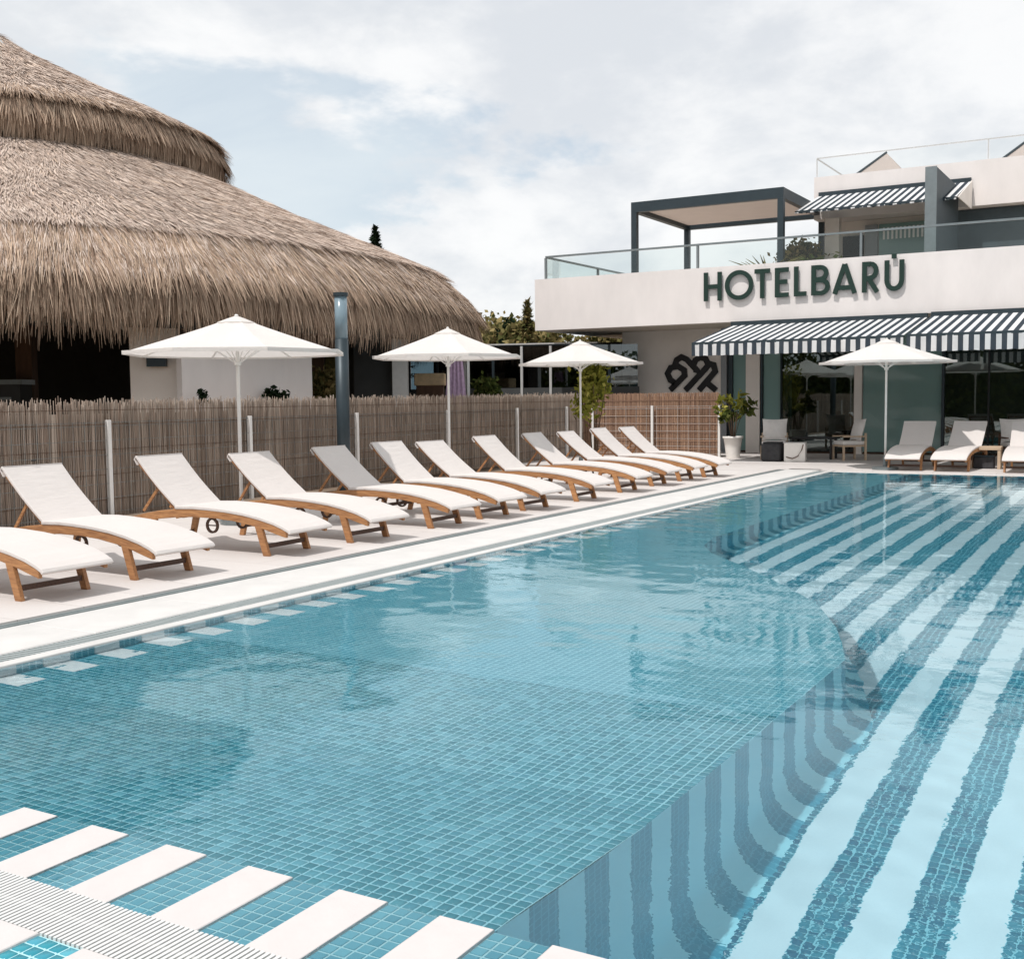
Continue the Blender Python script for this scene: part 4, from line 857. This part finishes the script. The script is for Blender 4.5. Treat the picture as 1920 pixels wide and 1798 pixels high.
# roof railing
rr = MB().bar((UX + .05, UY + .1, 8.37), (XR, UY + .1, 8.37), .03).obj('roof_railing', 'pale_metal', hotel)
MB().bar((UX + .05, UY + .1, 8.365), (UX + .05, 39, 8.365), .03).obj('side_rail', 'pale_metal', rr)
for x in (UX + .05, u_(1841), 0.5, 5): MB().bar((x, UY + .1, 7.82), (x, UY + .1, 8.35), .03).obj('post', 'pale_metal', rr)
for a, b in ((UX + .1, u_(1841) - .05), (u_(1841) + .05, .45)): MB().box(a, b, UY + .095, UY + .105, 7.84, 8.33).obj('glass_pane', 'glass_clear', rr)
for px, lab in ((1655, 'small pyramid shade canopy with a dark edge on the hotel roof'), (1925, 'pyramid shade canopy on the hotel roof, cut by the right edge')):
    c = px2x(px, 37); t = thing('roof_canopy', lab, 'canopy', (c, 37, 7.27), group='pyramid canopies on the hotel roof')
    MB().add([(-.95, -.8, .9), (.75, -.8, .9), (.75, .8, .9), (-.95, .8, .9), (0, 0, 1.78), (-.95, -.8, .86), (.75, -.8, .86), (.75, .8, .86), (-.95, .8, .86)], [(0, 1, 4), (1, 2, 4), (2, 3, 4), (3, 0, 4), (8, 7, 6, 5), (0, 5, 6, 1), (1, 6, 7, 2), (2, 7, 8, 3), (3, 8, 5, 0)]).obj('cloth', 'louvre', t)
    MB().bar((-.97, -.82, .92), (0, 0, 1.80), .06).obj('edge_pole', 'anthracite', t)
    for x, y in ((-.9, -.75), (.7, -.75), (.7, .75), (-.9, .75)): MB().bar((x, y, 0), (x, y, .88), .05).obj('leg', 'pale_metal', t)
# lettering
sign = thing('hotel_sign', 'row of dark green raised capital letters on the white terrace parapet', 'sign', (0, YP - .10, 0))
def stroke_mesh(paths, sw, name, m, parent, closed=False, th=.05, y0=0.0, stag=.002):
    V = []; F = []
    for pi_, P in enumerate(paths):
        y0 += stag * (pi_ > 0)
        cl = (P[0] == P[-1]); pts = [Vector(p) for p in (P[:-1] if cl else P)]; n = len(pts); b = len(V)
        for i, p in enumerate(pts):
            pa = pts[i - 1] if (i or cl) else p; pb = pts[(i + 1) % n] if (i < n - 1 or cl) else p
            d1 = (p - pa).normalized() if pa != p else (pb - p).normalized(); d2 = (pb - p).normalized() if pb != p else d1
            t1 = (d1 + d2); t1 = t1.normalized() if t1.length > 1e-4 else d1; nn = Vector((-t1.y, t1.x)); k = sw / 2 / max(.5, nn.dot(Vector((-d1.y, d1.x))))
            for sgn in (1, -1):
                for yy in (y0, y0 + th): q = p + nn * k * sgn; V.append((q.x, yy, q.y))
        m_ = n if cl else n - 1
        for i in range(m_):
            j = (i + 1) % n; a, c = b + i * 4, b + j * 4; F += [(a, c, c + 2, a + 2), (a + 1, a + 3, c + 3, c + 1), (a, a + 1, c + 1, c), (a + 2, c + 2, c + 3, a + 3)]
        if not cl: F += [(b, b + 2, b + 3, b + 1), (b + (n - 1) * 4, b + (n - 1) * 4 + 1, b + (n - 1) * 4 + 3, b + (n - 1) * 4 + 2)]
    return MB().add(V, F).obj(name, m, parent)
def arc(cx_, cz_, rx, rz_, a0, a1, n=14): return [(cx_ + rx * math.cos(math.radians(a0 + (a1 - a0) * i / n)), cz_ + rz_ * math.sin(math.radians(a0 + (a1 - a0) * i / n))) for i in range(n + 1)]
LY = YP - .10; Hh = .735; h = Hh; s_ = .112; e = s_ / 2
ZB = 4.055
def letter(ch, p0, p1, paths_of, zoff=0.0):
    x0, x1 = px2x(p0, LY), px2x(p1, LY); w = x1 - x0; paths = paths_of(w)
    stroke_mesh([[(x0 + a, ZB + zoff + b) for a, b in P] for P in paths], s_, 'letter', 'letter', sign, th=.05, stag=.002)
letter('H', 1319, 1352, lambda w: [[(e, 0), (e, h)], [(w - e, 0), (w - e, h)], [(e + .03, h * .5), (w - e - .03, h * .5)]])
letter('O', 1358, 1410.5, lambda w: [arc(w / 2, h / 2, w / 2 - e, h / 2 - e + .01, 0, 360, 36)[:-1] + [arc(w / 2, h / 2, w / 2 - e, h / 2 - e + .01, 0, 360, 36)[0]]])
letter('T', 1413, 1441.5, lambda w: [[(0, h - e), (w, h - e)], [(w / 2, 0), (w / 2, h - e)]])
letter('E', 1450.7, 1476, lambda w: [[(e, 0), (e, h)], [(e, h - e), (w, h - e)], [(e, h * .52), (w * .9, h * .52)], [(e, e), (w, e)]])
letter('L', 1486, 1509, lambda w: [[(e, 0), (e, h)], [(e, e), (w, e)]])
letter('B', 1518, 1551.5, lambda w: [[(e, 0), (e, h)], [(e, h - e), (w * .5, h - e)] + arc(w * .5, h * .75 - e * .3, w * .33, h * .25 - e * .7, 90, -90, 8) + [(e, h * .5)], [(e, h * .5), (w * .55, h * .5)] + arc(w * .55, h * .25 + e * .4, w * .36, h * .25 - e * .5, 90, -90, 8) + [(e, e)]])
letter('A', 1557, 1603, lambda w: [[(e, 0), (w / 2, h - .02)], [(w - e, 0), (w / 2, h - .02)], [(w * .2, h * .2), (w * .8, h * .2)]])
letter('R', 1612, 1643, lambda w: [[(e, 0), (e, h)], [(e, h - e), (w * .5, h - e)] + arc(w * .5, h * .70, w * .34, h * .30 - e, 90, -90, 8) + [(e, h * .42)], [(w * .45, h * .4), (w - e * .6, 0)]])
letter('U', 1653.5, 1690, lambda w: [[(e, h), (e, h * .38)] + arc(w / 2, h * .36, w / 2 - e, h * .36 - e, 180, 360, 12) + [(w - e, h)]])
letter('dot', 1666.5, 1675.5, lambda w: [[(0, h + .09), (w, h + .09)]])
# emblem on the wall
em = thing('wall_emblem', 'black looping emblem on the shaded wall above the pale reed panel', 'sign', (0, YW - .06, 0))
def zp(py, y, px): # world z of a picture point on the plane at y
    u = (px - 960) / 2137.66; v_ = -(py - 899) / 2137.66; d = Vector((R[0][0] * u + R[0][1] * v_ - R[0][2], R[1][0] * u + R[1][1] * v_ - R[1][2], R[2][0] * u + R[2][1] * v_ - R[2][2])); return 1.6 + d.z / d.y * y
EP = [[(90, 462), (225, 325), (222, 275), (165, 238), (95, 250), (65, 305), (90, 365), (135, 395)], [(128, 240), (150, 178), (195, 150), (245, 172), (338, 272), (330, 300)],
      [(232, 465), (425, 255), (455, 212), (498, 225), (512, 285), (360, 465)], [(305, 235), (325, 180), (370, 152), (420, 165), (445, 215)], [(425, 385), (520, 465)]]
stroke_mesh([[(px2x(1240 + a / 5.05, YW), zp(640 + b / 5.05, YW, 1240 + a / 5.05)) for a, b in P] for P in EP], .165, 'emblem_strokes', 'black', em, th=.05)

# pergola on the terrace
pg = thing('pergola', 'dark steel pergola with a pale shade roof on the hotel terrace', 'pergola')
xa, xb, ya, yb = px2x(1192, 29.8), px2x(1462, 29.8), 29.8, 33.8; zt = 7.02
for x in (xa, xb):
    for y in (ya, yb): MB().box(x - .08, x + .08, y - .08, y + .08, 4.24, zt - .28).obj('post', 'anthracite', pg)
MB().box(xa - .08, xb + .08, ya - .08, ya + .08, zt - .278, zt).obj('beam', 'anthracite', pg); MB().box(xa - .08, xb + .08, yb - .08, yb + .08, zt - .278, zt).obj('beam', 'anthracite', pg)
for x in (xa, xb): MB().box(x - .08, x + .08, ya + .082, yb - .082, zt - .276, zt - .002).obj('beam', 'anthracite', pg)
for k in range(18):
    y = ya + .16 + (yb - ya - .3) * k / 18; MB().box(xa + .09, xb - .09, y, y + .19, zt - .16, zt - .14).obj('roof_slat', 'louvre', pg)
# terrace plants
t = thing('agave', 'grey green spiky plant leaning over the terrace parapet', 'plant', (px2x(1436, 29.4), 29.4, 4.24))
MB().lathe([(.16, 0), (.2, .3)], n=12).obj('pot', 'grey_wall', t)
for k in range(34):
    a = k * 2.4; l = rnd.uniform(.7, 1.25); el = rnd.uniform(.2, 1.2); p1 = (l * .5 * math.cos(a) * math.cos(el * .6), l * .5 * math.sin(a) * math.cos(el * .6), .35 + l * .45 * math.sin(el)); p2 = (l * math.cos(a) * math.cos(el * .5), l * math.sin(a) * math.cos(el * .5), .35 + l * .7 * math.sin(el))
    MB().tube([(0, 0, .3), p1, p2], [.03, .025, .004], 5).obj('leaf', 'leaf_dry', t)
for px, y, lab, mt, n, rad, zz in ((1078, 33.9, 'olive shrub behind the glass at the left terrace corner', 'leaf_dry', 1100, (.9, .5, .35), .75), (1505, 30.9, 'green shrubs behind the terrace glass railing', 'leaf', 1500, (1.0, .4, .5), .6), (1500, 32.7, 'dry brown shrub beside the pergola post', 'leaf_dry', 1100, (.7, .5, .6), 1.35)):
    t = thing('terrace_shrub', lab, 'shrub', (px2x(px, y), y, 4.24)); MB().box(-.6, .6, -.2, .2, 0, .35).obj('planter', 'grey_wall', t); MB().tube([(0, 0, .3), (0, 0, .9)], [.03, .01]).obj('stem', 'bark', t); leaves(n, (0, 0, zz), rad, .1, mt, 'foliage', t, int(px))

# ------------------------------------------------------------------ furniture and pots before the hotel
t = thing('potted_plant', 'leafy yellow green plant in a white tapered pot beside the reed panel', 'potted plant', (-9.80, 28.3, 0))
MB().lathe([(.17, 0), (.20, .25), (.235, .50), (.26, .50), (.265, .56), (.235, .56), (.225, .50), (.0, .48)], n=28, cap=False).obj('pot', 'pot', t, True)
MB().lathe([(.22, .49), (.02, .5)], n=20, cap=False).obj('soil', 'soil', t)
for k in range(9):
    a = k * 2.4; l = rnd.uniform(.25, .55); hh = rnd.uniform(.7, 1.25); st = MB().tube([(.03 * math.cos(a), .03 * math.sin(a), .48), (l * .4 * math.cos(a), l * .4 * math.sin(a), .5 + hh * .6), (l * math.cos(a), l * math.sin(a), .5 + hh)], [.012, .009, .004], 6).obj('stem', 'bark', t)
    leaves(24, (l * .8 * math.cos(a), l * .8 * math.sin(a), .45 + hh * .85), (.16, .16, .3), .09, 'leaf_yellow' if k % 2 else 'leaf', 'foliage', t, 60 + k, clumps=4, long=2.4)
def armchair(name, lab, x, y, rz, fm='oak'):
    t = thing(name, lab, 'armchair', (x, y, 0), rz, group='cushioned armchairs before the hotel')
    for sx in (-1, 1):
        for sy in (-1, 1): MB().bar((.3 * sx, .28 * sy, 0), (.3 * sx, .28 * sy, .36 if sy < 0 else .66), .045).obj('leg', fm, t)
        MB().bar((.3 * sx, -.3, .58), (.3 * sx, .3, .58), .06, .03).obj('armrest', fm, t)
    MB().box(-.3, .3, -.3, .3, .33, .37).obj('seat_frame', fm, t); MB().box(-.29, .29, -.3, .27, .372, .47).obj('seat_cushion', 'cushion', t, bevel=.03)
    V = []; F = []; n = 8
    for sgn in (-1, 1):
        for i in range(n + 1):
            for j in range(n + 1):
                u, w = i / n * 2 - 1, j / n * 2 - 1; b_ = (1 - u ** 4) * (1 - w ** 4); V.append((.31 * u * (1 - .07 * (1 - w * w)), .22 + sgn * .08 * b_ + .07 * w, .74 + .27 * w * (1 - .08 * (1 - u * u))))
    for q in (0, 1):
        o_ = q * (n + 1) ** 2
        for i in range(n):
            for j in range(n): f = (o_ + i * (n + 1) + j, o_ + (i + 1) * (n + 1) + j, o_ + (i + 1) * (n + 1) + j + 1, o_ + i * (n + 1) + j + 1); F.append(f if q else f[::-1])
    MB().add(V, F).obj('back_cushion', 'cushion', t, True); return t
armchair('armchair', 'pale armchair with a white cushion behind the dark pouf', -8.62, 28.0, .25)
armchair('armchair', 'pale armchair with a tilted white cushion left of the hotel column', -6.85, 28.35, -.9)
armchair('armchair', 'wooden armchair partly cut by the right picture edge', -3.05, 28.2, .4, 'wood_brown')
t = thing('pouf', 'dark woven pouf on the deck before the left armchair', 'pouf', (-8.42, 27.25, 0)); MB().box(-.24, .24, -.24, .24, 0, .44).obj('body', 'charcoal_cloth', t, bevel=.06); MB().box(-.2, .2, -.2, .2, .441, .47).obj('top_panel', 'charcoal_cloth', t, bevel=.02)
t = thing('side_block', 'white cube side table with a rope handle next to the dark pouf', 'side table', (-7.88, 27.3, 0), .2); MB().box(-.25, .25, -.25, .25, 0, .46).obj('body', 'pot', t, bevel=.015)
MB().tube([(-.2, -.262, .12), (-.05, -.268, .08), (.08, -.27, .14), (.17, -.265, .3), (.2, -.26, .42)], .012, 8).obj('rope', 'wood_brown', t)
t = thing('coffee_table', 'low dark table between the two pale armchairs', 'table', (-7.75, 28.6, 0)); MB().box(-.6, .55, -.3, .3, .50, .55).obj('table_top', 'black', t, bevel=.008)
for x, y in ((-.5, -.25), (.45, -.25), (.45, .25), (-.5, .25)): MB().bar((x, y, 0), (x, y, .5), .05).obj('leg', 'black', t)
t = thing('side_table', 'small pale oak side table right of the two loungers', 'side table', (-3.42, 26.0, 0), .05); MB().box(-.32, .32, -.25, .25, .40, .47).obj('table_top', 'oak', t, bevel=.006)
for x, y in ((-.28, -.21), (.28, -.21), (.28, .21), (-.28, .21)): MB().box(x - .03, x + .03, y - .03, y + .03, 0, .398).obj('leg', 'oak', t)
t = thing('storage_crate', 'dark lidded box standing under the small oak side table', 'box', (-3.45, 26.05, 0)); MB().box(-.2, .2, -.15, .15, 0, .25).obj('body', 'charcoal_cloth', t, bevel=.02); MB().box(-.21, .21, -.16, .16, .251, .28).obj('lid', 'anthracite', t)

# tall hedge on the near side of the pool, behind the viewer: it is what the hotel glass mirrors
t = thing('hedge', 'tall dark green hedge on the near side of the pool behind the viewer', 'hedge', (-4, -13, 0))
MB().box(-32, 32, -.8, .8, 0, 3.2).obj('stems', 'leaf_dark', t)
g = np.random.default_rng(77); n = 26000; P = np.stack([g.uniform(-33, 33, n), g.uniform(.6, 1.4, n), g.uniform(0, 4.2, n) + .5 * np.sin(g.uniform(0, 6, n))], -1)
D = g.normal(0, 1, (n, 3)); D /= np.linalg.norm(D, axis=1)[:, None]; E = np.cross(D, g.normal(0, 1, (n, 3))); E /= np.linalg.norm(E, axis=1)[:, None]
V = np.stack([P - D * .2, P + E * .14, P + D * .2, P - E * .14], 1).reshape(-1, 3); npobj('foliage', V, np.arange(n * 4).reshape(-1, 4), 'leaf', t)
